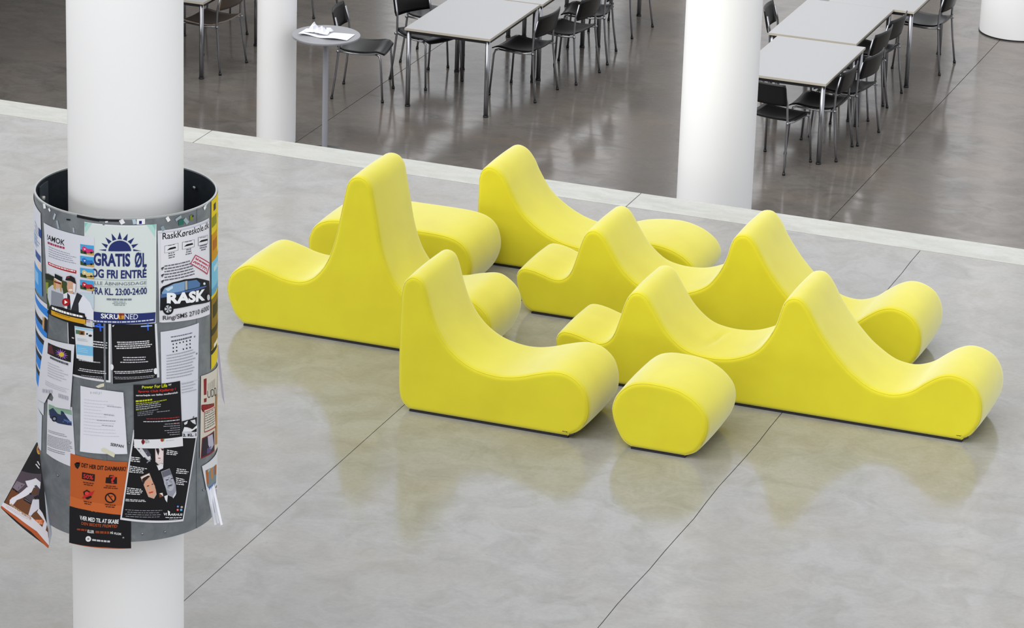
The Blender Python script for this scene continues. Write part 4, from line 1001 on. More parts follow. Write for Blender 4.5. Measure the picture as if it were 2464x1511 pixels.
  ['l','b9bbc4',[[.302,.635],[.961,.689],[.958,.766],[.307,.713]],3,.25,'l',.6,22,'small_print'],
  ['l','b6b8c2',[[.721,.775],[.77,.78],[.773,.846],[.725,.84]],1,.9,'l',1,1,'small_print'],
  ['l','b6b8c2',[[.784,.78],[.831,.786],[.834,.852],[.787,.845]],1,.9,'l',1,1,'small_print'],
  ['l','b6b8c2',[[.845,.786],[.89,.792],[.892,.858],[.847,.85]],1,.9,'l',1,1,'small_print'],
  ['l','b6b8c2',[[.903,.792],[.947,.799],[.947,.865],[.904,.857]],1,.9,'l',1,1,'small_print'],
  ['l','bcbec8',[[.23,.783],[.307,.773],[.312,.831],[.236,.841]],1,.9,'l',1,1,'small_print'],
  ['l','bcbec8',[[.328,.77],[.396,.763],[.401,.82],[.333,.827]],1,.9,'l',1,1,'small_print'],
  ['l','bcbec8',[[.415,.759],[.477,.754],[.482,.811],[.42,.817]],1,.9,'l',1,1,'small_print'],
  ['l','bcbec8',[[.494,.751],[.552,.747],[.556,.804],[.499,.808]],1,.9,'l',1,1,'small_print'],
 ]),
 dict(name='notice', label='white notice with photo of a dark vintage car, below the flower notice', c=[[-60.34, 1.5761], [-36.69, 1.5848], [-34.36, 1.312], [-62.9, 1.3223]], color='dfe0e8', lift=0.002, free=0, curl=None, cat='notice', outline=None, el=[
  ['p','8fb09a',[[.057,.08],[.98,.053],[.976,.304],[.067,.275]],'printed_picture'],
  ['p','c9d3e2',[[.738,.132],[.986,.133],[.982,.303],[.658,.31]],'printed_picture'],
  ['p','2e3a5c',[[.088,.182],[.273,.111],[.479,.179],[.592,.178],[.595,.11],[.669,.108],[.678,.248],[.956,.266],[.951,.307],[.476,.342],[.141,.313]],'printed_picture'],
  ['p','161a28',[[.45,.27],[.439,.294],[.408,.318],[.364,.336],[.313,.347],[.265,.346],[.232,.335],[.219,.315],[.231,.289],[.264,.264],[.312,.245],[.364,.235],[.409,.237],[.44,.249]],'printed_picture'],
  ['p','8a95ad',[[.395,.28],[.387,.294],[.367,.308],[.338,.317],[.309,.319],[.288,.314],[.28,.302],[.287,.288],[.309,.274],[.338,.265],[.367,.263],[.388,.268]],'printed_picture'],
  ['p','4d6aa8',[[.697,.229],[.958,.241],[.956,.266],[.695,.262]],'printed_picture'],
  ['l','8e9098',[[.065,.546],[.78,.481],[.775,.54],[.068,.599]],2,.35,'l',.9,31,'small_print'],
  ['l','8e9098',[[.036,.635],[.956,.55],[.95,.755],[.031,.845]],8,.4,'l',.9,32,'small_print'],
  ['l','6d6f78',[[.047,.868],[.759,.792],[.755,.851],[.049,.931]],2,.3,'l',.8,33,'small_print'],
 ]),
 dict(name='letter', label='white handwritten-style letter taped in the middle of the drum, curling loose', c=[[-30.18, 1.6909], [-2.31, 1.6838], [-0.11, 1.4073], [-29.61, 1.4017]], color='e2e3ec', lift=0.004, free=0, curl='hej', cat='letter', outline=None, el=[
  ['t','b3b5bf',[[.247,.059],[.51,.036],[.508,.078],[.245,.102]],'HEJ!',0,0,'lettering'],
  ['l','c3c5d0',[[.092,.194],[.932,.163],[.904,.764],[.08,.773]],12,.16,'l',.45,41,'small_print'],
  ['l','9fa1ad',[[.62,.242],[.936,.243],[.935,.259],[.619,.258]],1,.8,'l',1,830,'small_print'],
  ['l','9fa1ad',[[.545,.38],[.774,.384],[.773,.4],[.544,.396]],1,.8,'l',1,800,'small_print'],
  ['l','9fa1ad',[[.383,.479],[.789,.47],[.788,.486],[.382,.495]],1,.8,'l',1,730,'small_print'],
  ['l','9fa1ad',[[.49,.549],[.74,.552],[.739,.568],[.489,.565]],1,.8,'l',1,780,'small_print'],
  ['t','2b2c34',[[.664,.819],[.939,.853],[.936,.901],[.661,.867]],'SERPAN',.02,.15,'lettering'],
  ['p','d9d6bf',[[.377,-0.038],[.507,-0.093],[.581,-0.108],[.573,-0.057],[.434,-0.019]],'tape'],
  ['p','d9d6bf',[[.473,.916],[.534,.904],[.751,.986],[.726,1.05],[.467,.951]],'tape'],
 ]),
 dict(name='poster', label='black poster headed in yellow and red lettering, white logo strip along its foot', c=[[3.85, 1.7138], [34.68, 1.7032], [36.54, 1.4075], [4.15, 1.4337]], color='18181b', lift=0.006, free=0, curl=None, cat='poster', outline=None, el=[
  ['t','d6dd1e',[[.169,.015],[.698,.005],[.695,.062],[.168,.058]],'Power For Life',.02,0,'lettering'],
  ['t','e8e8ea',[[.724,.018],[.79,.02],[.788,.058],[.722,.054]],'og',.02,0,'lettering'],
  ['t','d5322c',[[.092,.088],[.879,.085],[.877,.137],[.091,.128]],'Sports Club Kjellerup i',.015,0,'lettering'],
  ['t','e9e9ec',[[.046,.151],[.932,.152],[.93,.189],[.045,.187]],'samarbejde om fælles medlemskab',.02,0,'lettering'],
  ['l','c4cc22',[[.041,.247],[.369,.224],[.368,.253],[.04,.278]],1,.9,'l',1,1,'small_print'],
  ['l','aeb62a',[[.043,.291],[.669,.248],[.671,.27],[.043,.31]],1,.7,'l',1,1,'small_print'],
  ['l','b9bac2',[[.043,.319],[.598,.28],[.594,.366],[.041,.412]],3,.4,'l',.8,51,'small_print'],
  ['l','6f7a2a',[[.041,.399],[.41,.37],[.409,.385],[.041,.416]],1,.7,'l',.6,1,'small_print'],
  ['l','7d7e88',[[.072,.43],[.492,.386],[.489,.473],[.071,.507]],3,.5,'l',.6,52,'small_print'],
  ['l','8f909a',[[.457,.428],[.731,.423],[.73,.441],[.457,.444]],1,.7,'l',1,1,'small_print'],
  ['l','b03030',[[.244,.53],[.948,.542],[.947,.56],[.243,.545]],1,.8,'l',1,1,'small_print'],
  ['l','c9cad0',[[.182,.575],[.946,.582],[.945,.601],[.182,.591]],1,.8,'l',1,1,'small_print'],
  ['l','b03030',[[.81,.624],[.943,.631],[.942,.643],[.809,.638]],1,.8,'l',1,1,'small_print'],
  ['l','a5a6ae',[[.516,.624],[.95,.638],[.946,.841],[.509,.825]],6,.3,'r',.4,53,'small_print'],
  ['p','e6e6ea',[[-0.006,.868],[1.004,.855],[1.005,1.004],[-0.0,1.008]],'printed_picture'],
  ['p','7c1c22',[[.205,.901],[.197,.924],[.18,.938],[.158,.939],[.141,.925],[.135,.903],[.142,.881],[.16,.866],[.181,.866],[.199,.879]],'printed_picture'],
  ['p','1a1a1a',[[.156,.937],[.177,.937],[.165,.956]],'printed_picture'],
  ['l','7b7c86',[[.209,.87],[.313,.865],[.311,.927],[.208,.933]],3,.5,'l',.6,1,'small_print'],
  ['p','b03a2a',[[.581,.881],[.574,.896],[.557,.905],[.537,.904],[.521,.894],[.515,.878],[.522,.863],[.539,.854],[.559,.854],[.575,.865]],'printed_picture'],
  ['p','6a9a3a',[[.565,.861],[.596,.863],[.584,.906]],'printed_picture'],
  ['l','c3c4cc',[[.627,.887],[.889,.89],[.888,.91],[.626,.907]],1,.5,'l',.6,1,'small_print'],
 ]),
 dict(name='poster', label='black poster with four tilted portraits and white captions, lower right', c=[[3.7, 1.5117], [49.09, 1.4236], [37.27, 1.0601], [-4.91, 1.1044]], color='e2e3e8', lift=0.0045, free=0, curl=None, cat='poster', outline=None, el=[
  ['p','17171a',[[.022,.015],[.978,.015],[.978,.975],[.022,.975]],'printed_picture'],
  ['p','d5d6dc',[[.027,.162],[.141,.164],[.291,.257],[.293,.314],[.231,.264],[.194,.277]],'printed_picture'],
  ['p','4d4e58',[[.143,.172],[.224,.177],[.298,.24],[.251,.262]],'printed_picture'],
  ['p','17171a',[[.086,.188],[.125,.186],[.118,.199]],'printed_picture'],
  ['p','8f909a',[[.244,.327],[.295,.273],[.307,.28],[.256,.334]],'printed_picture'],
  ['p','d9c9c9',[[.328,.136],[.453,.131],[.491,.322],[.475,.372],[.436,.342],[.37,.306]],'printed_picture'],
  ['p','ecdcda',[[.464,.226],[.466,.263],[.458,.293],[.439,.311],[.415,.313],[.389,.298],[.368,.27],[.355,.235],[.353,.198],[.361,.168],[.379,.15],[.403,.148],[.428,.162],[.45,.19]],'printed_picture'],
  ['p','2a2020',[[.341,.159],[.383,.151],[.401,.182],[.396,.235],[.359,.186]],'printed_picture'],
  ['p','2a2020',[[.421,.152],[.458,.153],[.457,.173],[.429,.168]],'printed_picture'],
  ['p','9c5a5a',[[.394,.257],[.44,.256],[.43,.267],[.403,.266]],'printed_picture'],
  ['p','e9e9ee',[[.392,.337],[.439,.358],[.489,.314],[.496,.371],[.438,.399]],'printed_picture'],
  ['p','c9ab98',[[.192,.494],[.309,.437],[.44,.612],[.467,.672],[.441,.723],[.352,.707]],'printed_picture'],
  ['p','e0a385',[[.422,.58],[.438,.62],[.438,.656],[.421,.681],[.391,.69],[.354,.681],[.317,.657],[.288,.622],[.273,.582],[.273,.547],[.289,.522],[.319,.512],[.355,.52],[.392,.545]],'printed_picture'],
  ['p','3a201a',[[.218,.519],[.273,.465],[.327,.472],[.267,.535],[.252,.585]],'printed_picture'],
  ['p','3a201a',[[.304,.584],[.333,.574],[.338,.582],[.309,.594]],'printed_picture'],
  ['p','3a201a',[[.367,.559],[.391,.551],[.396,.559],[.371,.568]],'printed_picture'],
  ['p','c04a3a',[[.345,.654],[.411,.638],[.409,.654],[.359,.667]],'printed_picture'],
  ['p','f0ede9',[[.203,.501],[.305,.446],[.313,.456],[.211,.511]],'printed_picture'],
  ['p','9a9ca8',[[.472,.409],[.596,.367],[.741,.556],[.78,.661],[.73,.702],[.638,.676]],'printed_picture'],
  ['p','b5b7c2',[[.696,.517],[.715,.56],[.715,.598],[.696,.622],[.663,.628],[.623,.615],[.584,.586],[.553,.547],[.536,.504],[.536,.467],[.553,.443],[.584,.435],[.624,.447],[.664,.476]],'printed_picture'],
  ['p','6a6b76',[[.484,.413],[.597,.375],[.645,.432],[.52,.476]],'printed_picture'],
  ['p','3f404a',[[.57,.499],[.607,.489],[.613,.498],[.577,.51]],'printed_picture'],
  ['p','3f404a',[[.64,.481],[.679,.474],[.684,.484],[.646,.492]],'printed_picture'],
  ['p','4a4b55',[[.611,.565],[.679,.547],[.673,.568],[.629,.577]],'printed_picture'],
  ['p','e6e6ec',[[.587,.689],[.64,.672],[.65,.76],[.614,.731]],'printed_picture'],
  ['p','d5d6de',[[.723,.698],[.764,.623],[.771,.674],[.739,.715]],'printed_picture'],
  ['p','7a4a30',[[.496,.655],[.55,.649],[.576,.69],[.519,.707]],'printed_picture'],
  ['p','efece6',[[.508,.658],[.55,.649],[.572,.688]],'printed_picture'],
  ['l','e6e6ea',[[.021,.29],[.174,.279],[.181,.342],[.022,.349]],3,.5,'l',.7,61,'small_print'],
  ['l','e6e6ea',[[.024,.389],[.268,.389],[.276,.453],[.028,.472]],4,.5,'l',.7,62,'small_print'],
  ['l','e6e6ea',[[.035,.631],[.27,.624],[.281,.696],[.036,.715]],4,.5,'l',.7,63,'small_print'],
  ['l','e6e6ea',[[.034,.759],[.353,.74],[.354,.768],[.035,.791]],2,.5,'l',.7,64,'small_print'],
  ['l','e6e6ea',[[.508,.156],[.714,.174],[.723,.223],[.506,.219]],3,.5,'l',.7,65,'small_print'],
  ['l','e6e6ea',[[.712,.364],[.935,.384],[.943,.444],[.71,.431]],3,.5,'l',.7,66,'small_print'],
  ['l','e6e6ea',[[.719,.468],[.931,.502],[.938,.579],[.748,.56]],4,.5,'l',.7,67,'small_print'],
  ['l','8f9098',[[.047,.874],[.597,.847],[.588,.948],[.055,.97]],4,.32,'c',.85,70,'small_print'],
  ['t','f0f0f3',[[.622,.879],[.949,.902],[.949,.929],[.624,.91]],'VI AARHUS',.025,0,'lettering'],
  ['p','f0f0f3',[[.681,.852],[.724,.87],[.723,.912],[.705,.911]],'printed_picture'],
  ['l','d5d5da',[[.663,.93],[.95,.945],[.951,.957],[.666,.942]],1,.8,'l',1,1,'small_print'],
  ['l','8f9098',[[.727,.952],[.877,.96],[.88,.97],[.73,.962]],1,.8,'l',1,1,'small_print'],
  ['p','2f5fa8',[[.864,.813],[.862,.822],[.851,.827],[.836,.826],[.823,.82],[.816,.811],[.818,.803],[.829,.798],[.844,.799],[.857,.805]],'printed_picture'],
  ['p','eef0f4',[[.848,.813],[.845,.818],[.838,.817],[.832,.812],[.835,.807],[.843,.807]],'printed_picture'],
  ['p','b0907a',[[.936,.824],[.933,.833],[.922,.837],[.907,.836],[.893,.83],[.886,.821],[.888,.813],[.899,.808],[.915,.809],[.929,.815]],'printed_picture'],
  ['p','eef0f4',[[.919,.823],[.916,.828],[.908,.828],[.903,.822],[.905,.817],[.913,.818]],'printed_picture'],
  ['p','c8463c',[[.87,.853],[.867,.861],[.857,.866],[.842,.865],[.828,.859],[.821,.85],[.824,.842],[.834,.837],[.849,.838],[.863,.844]],'printed_picture'],
  ['p','eef0f4',[[.853,.852],[.851,.857],[.843,.856],[.838,.851],[.84,.846],[.848,.846]],'printed_picture'],
  ['p','3f9ad8',[[.933,.856],[.93,.865],[.919,.869],[.904,.868],[.89,.862],[.883,.853],[.885,.845],[.896,.84],[.912,.841],[.926,.848]],'printed_picture'],
  ['p','eef0f4',[[.915,.855],[.913,.86],[.905,.86],[.9,.854],[.902,.849],[.91,.85]],'printed_picture'],
 ]),
 dict(name='poster', label='orange and black political poster asking DET HER DIT DANMARK, hanging below the drum edge', c=[[-38.44, 1.3735], [-0.28, 1.3667], [1.98, 0.9712], [-40.45, 0.9602]], color='c25f2b', lift=0.0028, free=0, curl=None, cat='poster', outline=None, el=[
  ['p','cf6a33',[[.008,.471],[.953,.505],[.935,.608],[-0.0,.585]],'printed_picture'],
  ['p','17171b',[[-0.0,.585],[.283,.586],[.602,.595],[1.02,.618],[.996,1.0],[.638,.987],[.003,.998]],'printed_picture'],
  ['t','24140f',[[.224,.069],[.983,.054],[.972,.105],[.22,.118]],'DET HER DIT DANMARK?',.03,0,'lettering'],
  ['p','1a1614',[[.084,.103],[.12,.081],[.142,.102],[.199,.069],[.188,.108],[.15,.15],[.107,.136]],'printed_picture'],
  ['p','c22a2a',[[.177,.064],[.203,.056],[.199,.073],[.182,.077]],'printed_picture'],
  ['p','1f1714',[[.234,.172],[.462,.17],[.453,.25],[.231,.247]],'printed_picture'],
  ['t','c8322c',[[.258,.187],[.436,.183],[.431,.235],[.255,.235]],'50%',.03,0,'lettering'],
  ['p','1f1714',[[.648,.188],[.825,.176],[.821,.255],[.636,.253]],'printed_picture'],
  ['p','1f1714',[[.693,.185],[.7,.159],[.772,.158],[.771,.181],[.754,.182],[.755,.169],[.716,.169],[.711,.184]],'printed_picture'],
  ['t','c8322c',[[.724,.162],[.798,.163],[.792,.252],[.72,.248]],'?',.03,0,'lettering'],
  ['l','5a2a18',[[.231,.276],[.463,.27],[.46,.316],[.231,.321]],2,.5,'c',.6,81,'small_print'],
  ['l','5a2a18',[[.599,.279],[.843,.28],[.838,.323],[.595,.322]],2,.5,'c',.6,82,'small_print'],
  ['p','1f1714',[[.256,.389],[.322,.356],[.38,.374],[.386,.415],[.411,.429],[.335,.467],[.283,.452]],'printed_picture'],
  ['p','c2262a',[[.236,.458],[.322,.389],[.412,.371],[.456,.348],[.411,.409],[.322,.439],[.256,.468]],'printed_picture'],
  ['p','d84438',[[.358,.393],[.354,.403],[.344,.412],[.33,.418],[.314,.419],[.299,.417],[.289,.411],[.285,.402],[.289,.392],[.299,.383],[.314,.377],[.33,.375],[.344,.378],[.354,.384]],'printed_picture'],
  ['p','1f1714',[[.801,.414],[.797,.43],[.787,.445],[.773,.457],[.754,.467],[.732,.474],[.709,.477],[.686,.476],[.665,.471],[.647,.463],[.633,.451],[.624,.438],[.621,.422],[.625,.407],[.634,.392],[.649,.379],[.668,.369],[.69,.362],[.714,.358],[.737,.359],[.758,.364],[.776,.373],[.79,.385],[.798,.399]],'printed_picture'],
  ['p','cf6a33',[[.777,.415],[.774,.427],[.766,.439],[.753,.449],[.737,.456],[.719,.46],[.701,.461],[.683,.458],[.667,.452],[.655,.444],[.648,.433],[.645,.421],[.648,.409],[.656,.397],[.669,.387],[.685,.38],[.704,.375],[.723,.374],[.74,.377],[.756,.383],[.768,.392],[.775,.403]],'printed_picture'],
  ['p','1f1714',[[.656,.378],[.671,.369],[.768,.458],[.754,.468]],'printed_picture'],
  ['p','b8321e',[[.703,.391],[.762,.393],[.726,.415]],'printed_picture'],
  ['l','5a2a18',[[.25,.485],[.423,.487],[.42,.533],[.246,.532]],2,.5,'c',.6,83,'small_print'],
  ['l','5a2a18',[[.611,.489],[.798,.494],[.793,.54],[.606,.535]],2,.5,'c',.6,84,'small_print'],
  ['t','ececee',[[.202,.659],[.833,.661],[.824,.709],[.199,.707]],'VÆR MED TIL AT SKABE',.03,0,'lettering'],
  ['t','b0532a',[[.234,.726],[.808,.719],[.801,.755],[.23,.76]],'DEN BEDSTE FREMTID',.02,0,'lettering'],
  ['l','8f4426',[[.153,.812],[.322,.801],[.319,.825],[.151,.834]],1,.9,'l',1,1,'small_print'],
  ['t','e6e6e8',[[.337,.804],[.444,.803],[.441,.837],[.334,.838]],'ELLER',.03,0,'lettering'],
  ['l','8f4426',[[.466,.804],[.683,.8],[.679,.831],[.463,.835]],1,.9,'l',1,1,'small_print'],
  ['t','e6e6e8',[[.7,.794],[.868,.809],[.862,.841],[.695,.827]],'PÅ VU.DK',.03,0,'lettering'],
  ['p','ececee',[[.395,.903],[.392,.914],[.384,.925],[.372,.933],[.357,.938],[.341,.94],[.325,.938],[.313,.932],[.305,.923],[.302,.913],[.305,.901],[.313,.891],[.325,.882],[.341,.877],[.357,.875],[.372,.877],[.385,.883],[.392,.892]],'printed_picture'],
  ['p','8c8c92',[[.366,.906],[.363,.913],[.354,.918],[.343,.919],[.335,.916],[.332,.909],[.335,.902],[.344,.897],[.354,.896],[.363,.899]],'printed_picture'],
  ['l','c9c9ce',[[.413,.901],[.697,.905],[.694,.928],[.411,.924]],1,.9,'l',1,1,'small_print'],
 ]),
 dict(name='poster', label='yellow and gold poster wrapping out of sight round the right edge of the drum', c=[[66.9, 2.438], [112.0, 2.44], [112.0, 1.7], [67.2, 1.685]], color='e2c81e', lift=0.0025, free=0, curl=None, cat='poster', outline=None, el=[
  ['p','3a2a4a',[[.09,.03],[.2,.03],[.2,.07],[.09,.07]],'printed_picture'],
  ['p','8a8a1c',[[.02,.1],[.25,.1],[.25,.16],[.02,.16]],'printed_picture'],
  ['p','c98f12',[[.0,.2],[.55,.2],[.55,.38],[.0,.38]],'printed_picture'],
  ['p','b0601a',[[.05,.24],[.3,.24],[.3,.3],[.05,.3]],'printed_picture'],
  ['p','f0da3a',[[.3,.14],[.9,.14],[.9,.34],[.3,.34]],'printed_picture'],
  ['p','79c0dc',[[.0,.36],[.6,.36],[.6,.56],[.0,.56]],'printed_picture'],
  ['p','bfe0ea',[[.1,.4],[.35,.4],[.35,.43],[.1,.43]],'printed_picture'],
  ['p','5fa0c4',[[.0,.52],[.6,.52],[.6,.56],[.0,.56]],'printed_picture'],
  ['p','8a6c14',[[.0,.58],[.9,.58],[.9,.88],[.0,.88]],'printed_picture'],
  ['p','3d3212',[[.05,.62],[.4,.62],[.4,.7],[.05,.7]],'printed_picture'],
  ['p','3d3212',[[.0,.76],[.5,.76],[.5,.8],[.0,.8]],'printed_picture'],
  ['p','e8e2c8',[[.1,.86],[.35,.86],[.35,.89],[.1,.89]],'printed_picture'],
  ['p','1a1a1a',[[.0,.885],[.3,.885],[.3,.91],[.0,.91]],'printed_picture'],
 ]),
 dict(name='poster', label='cream poster with red exclamation mark and red frames, lower right edge', c=[[53.5, 1.6888], [100.0, 1.645], [100.0, 1.27], [52.55, 1.3166]], color='d6cfc1', lift=0.0035, free=0, curl=None, cat='poster', outline=None, el=[
  ['p','8e1b20',[[.064,.047],[.141,.048],[.139,.245],[.075,.242]],'printed_picture'],
  ['p','8e1b20',[[.076,.286],[.147,.286],[.141,.334],[.08,.331]],'printed_picture'],
  ['l','c3bcae',[[.185,.121],[.473,.11],[.476,.221],[.187,.209]],1,.9,'l',1,1,'small_print'],
  ['t','3a3632',[[.169,.206],[.515,.221],[.545,.331],[.171,.295]],'UDD',0,0,'lettering'],
  ['p','8e1b20',[[.016,.35],[.059,.354],[.072,.388],[.415,.4],[.416,.437],[.091,.428],[.086,.449],[.055,.444],[.052,.411],[.014,.402]],'printed_picture'],
  ['p','a8433a',[[.086,.449],[.447,.451],[.528,.713],[.091,.701]],'printed_picture'],
  ['p','d9d3c6',[[.098,.459],[.428,.458],[.487,.693],[.103,.688]],'printed_picture'],
  ['l','6a645c',[[.108,.468],[.417,.467],[.473,.672],[.113,.678]],7,.45,'l',.85,91,'small_print'],
  ['p','7b1a20',[[.039,.759],[.423,.738],[.441,.993],[.011,1.006]],'printed_picture'],
  ['p','2a2430',[[.054,.772],[.4,.749],[.416,.972],[.027,.989]],'printed_picture'],
  ['p','b9b6c8',[[.181,.762],[.343,.764],[.398,.909],[.28,.952],[.201,.869]],'printed_picture'],
  ['p','5a4c7a',[[.167,.907],[.301,.904],[.281,.974],[.161,.973]],'printed_picture'],
  ['p','b5804a',[[.478,.317],[.587,.325],[.636,.946],[.493,.929]],'printed_picture'],
 ]),
 dict(name='flyer', label='white flyer with orange figures and fringe of tear-off tabs, right edge near the foot', c=[[54.55, 1.2758], [98.0, 1.27], [98.0, 1.06], [60.14, 1.151]], color='dfe0e4', lift=0.004, free=0, curl=None, cat='flyer', outline=None, el=[
  ['p','7a8a90',[[.07,.213],[.58,.313],[.494,.8],[.135,1.02],[.038,.824]],'printed_picture'],
  ['p','b5622a',[[.065,.256],[.153,.222],[.113,.747],[.044,.777]],'printed_picture'],
  ['p','c9803a',[[.237,.254],[.313,.259],[.312,.596],[.222,.647]],'printed_picture'],
  ['p','a85a2a',[[.403,.272],[.524,.285],[.509,.557],[.396,.551]],'printed_picture'],
  ['p','4a6aa8',[[.074,.879],[.447,.752],[.441,.825],[.078,1.02]],'printed_picture'],
  ['p','8a5a2a',[[.115,1.02],[.553,.881],[.549,.949],[.158,1.02]],'printed_picture'],
  ['p','9ab5a8',[[.13,.252],[.218,.22],[.209,.3],[.131,.343]],'printed_picture'],
 ]),
 dict(name='flyer', label='white flyer with blue print wrapping out of sight round the upper left edge', c=[[-108.0, 2.43], [-66.38, 2.3885], [-65.7, 2.0203], [-108.0, 2.03]], color='dfe2ec', lift=0.0028, free=0, curl=None, cat='flyer', outline=None, el=[
  ['p','a9c3e6',[[.55,.34],[.8,.34],[.8,.48],[.55,.48]],'printed_picture'],
  ['p','2b4fa0',[[.9,.2],[1.0,.2],[1.0,.3],[.9,.3]],'printed_picture'],
  ['p','3d5a9c',[[.7,.52],[.97,.52],[.97,.6],[.7,.6]],'printed_picture'],
  ['p','f0d9cc',[[.82,.62],[.97,.62],[.97,.74],[.82,.74]],'printed_picture'],
  ['p','3f9be8',[[.55,.7],[1.0,.7],[1.0,1.0],[.55,1.0]],'printed_picture'],
  ['p','8ac4f4',[[.6,.76],[.85,.76],[.85,.9],[.6,.9]],'printed_picture'],
  ['l','aeb4c6',[[.705,.185],[.968,.242],[.955,.443],[.666,.487]],6,.4,'l',.6,1,'small_print'],
 ]),
 dict(name='leaflet', label='stack of blue, black and white leaflets down the left edge of the drum', c=[[-108.0, 2.01], [-57.44, 2.0011], [-66.52, 1.486], [-108.0, 1.5]], color='dcdfe8', lift=0.0022, free=0, curl=None, cat='leaflet', outline=None, el=[
  ['p','2f86e0',[[.3,.02],[1,.04],[1,.11000000000000001],[.3,.07]],'printed_picture'],
  ['p','2f86e0',[[.3,.2],[1,.22],[1,.3],[.3,.26]],'printed_picture'],
  ['p','16161a',[[.3,.15500000000000003],[.98,.17500000000000002],[.98,.218],[.3,.2]],'printed_picture'],
  ['p','2f86e0',[[.3,.36],[1,.38],[1,.48],[.3,.44]],'printed_picture'],
  ['p','16161a',[[.3,.315],[.98,.33499999999999996],[.98,.378],[.3,.36]],'printed_picture'],
  ['p','2f86e0',[[.3,.52],[1,.54],[1,.64],[.3,.6]],'printed_picture'],
  ['p','16161a',[[.3,.47500000000000003],[.98,.495],[.98,.538],[.3,.52]],'printed_picture'],
  ['p','2f86e0',[[.3,.68],[1,.7000000000000001],[1,.8200000000000001],[.3,.78]],'printed_picture'],
  ['p','16161a',[[.3,.635],[.98,.655],[.98,.6980000000000001],[.3,.68]],'printed_picture'],
  ['p','c9a070',[[.86,.13],[.92,.13],[.92,.24],[.86,.23]],'printed_picture'],
  ['p','1c1712',[[.92,.12],[1,.13],[1,.25],[.92,.24]],'printed_picture'],
 ]),
 dict(name='flyer', label='narrow white sheet on the left edge beside the vintage car notice', c=[[-112.0, 1.52], [-69.47, 1.4787], [-72.27, 1.3099], [-112.0, 1.28]], color='dadfea', lift=0.0018, free=0, curl=None, cat='flyer', outline=None, el=[
 ]),
 dict(name='poster', label='loose karate poster curling off the left edge, white figure on dark ground', c=[[-6.8169, 12.8751, 1.3138], [-6.7784, 12.8433, 1.3209], [-6.6837, 12.7173, 0.9101], [-6.9081, 12.7153, 1.0551]], color='1b181b', lift=0, free=1, curl='karate', cat='poster', outline=None, el=[
  ['p','4d424c',[[.002,.433],[.89,.297],[.881,.372],[.758,.596],[.62,.662],[.016,.682]],'printed_picture'],
  ['p','7d707c',[[.04,.577],[.317,.532],[.175,.675],[.016,.682]],'printed_picture'],
  ['p','7d707c',[[.414,.682],[.598,.669],[.582,.692],[.38,.704]],'printed_picture'],
  ['p','6b3f24',[[.02,.686],[.182,.684],[.58,.688],[.949,.707],[1.02,.809],[1.02,.898],[.017,.91]],'printed_picture'],
  ['p','1d1512',[[.029,.682],[.184,.672],[.168,.695],[.034,.704]],'printed_picture'],
  ['p','1d1512',[[.375,.695],[.599,.673],[.593,.693],[.406,.709]],'printed_picture'],
  ['p','d9d6de',[[.289,.498],[.653,.382],[.86,.387],[.84,.461],[.706,.446],[.422,.537]],'printed_picture'],
  ['p','dcd9e2',[[.09,.836],[.115,.79],[.389,.552],[.614,.466],[.668,.489],[.52,.591],[.243,.767],[.199,.852],[.122,.878]],'printed_picture'],
  ['p','d2cfda',[[.634,.622],[.81,.575],[.824,.662],[.685,.756],[.633,.81],[.575,.818],[.607,.702]],'printed_picture'],
  ['p','d9d6de',[[.812,.665],[.906,.688],[.937,.711],[1.004,.769],[.946,.882],[.882,.856],[.942,.757],[.769,.72]],'printed_picture'],
  ['p','5a3a26',[[.622,.491],[.776,.474],[.752,.538],[.545,.588]],'printed_picture'],
  ['p','17151a',[[.506,.59],[.563,.565],[.583,.582],[.537,.6]],'printed_picture'],
  ['p','17151a',[[.652,.59],[.781,.536],[.782,.561],[.707,.606]],'printed_picture'],
  ['p','1a1512',[[.936,.893],[1.003,.878],[1.009,.899],[.943,.91]],'printed_picture'],
  ['p','c8622a',[[.695,.822],[.922,.747],[.916,.805],[.757,.851]],'printed_picture'],
  ['l','d9c9ba',[[.725,.82],[.91,.763],[.895,.811],[.757,.847]],3,.4,'c',.6,1,'small_print'],
  ['l','b08a6a',[[.144,.856],[.655,.819],[.642,.851],[.143,.881]],1,.9,'l',1,1,'small_print'],
  ['p','d9d4da',[[-0.012,.92],[.181,.882],[.654,.811],[1.009,.845],[1.02,.934],[1.013,.974],[.78,.919],[.355,.935],[-0.006,.971]],'printed_picture'],
  ['l','b9a0a8',[[.077,.918],[.677,.829],[.663,.865],[.083,.95]],2,.3,'l',.95,1,'small_print'],
  ['p','b5562a',[[-0.006,.971],[.355,.935],[.78,.919],[1.013,.974],[.991,1.008],[.679,.968],[.271,.977],[-0.008,.995]],'printed_picture'],
  ['p','c9a02a',[[.969,.048],[.924,.072],[.846,.093],[.756,.109],[.662,.116],[.571,.112],[.488,.098],[.422,.077],[.39,.053],[.415,.03],[.521,.014],[.693,.009],[.859,.014],[.956,.028]],'printed_picture'],
  ['p','7b2a4a',[[.86,.053],[.833,.072],[.774,.089],[.7,.099],[.623,.099],[.554,.089],[.504,.072],[.49,.052],[.53,.035],[.628,.025],[.748,.026],[.835,.036]],'printed_picture'],
  ['p','d9d6dc',[[.54,.242],[.6,.229],[.821,.249],[.771,.26]],'printed_picture'],
  ['p','d9d6dc',[[.61,.201],[.695,.189],[.838,.214],[.793,.224]],'printed_picture'],
 ]),
 dict(name='folded_half', label='pale folded-back half of the loose karate poster, against the drum', c=[[-6.7784, 12.8433, 1.3209], [-6.761, 12.821, 1.3131], [-6.6877, 12.757, 0.9571], [-6.6837, 12.7173, 0.9101]], color='c3c8d2', lift=0, free=1, curl=None, cat='poster', outline=None, el=[
 ]),
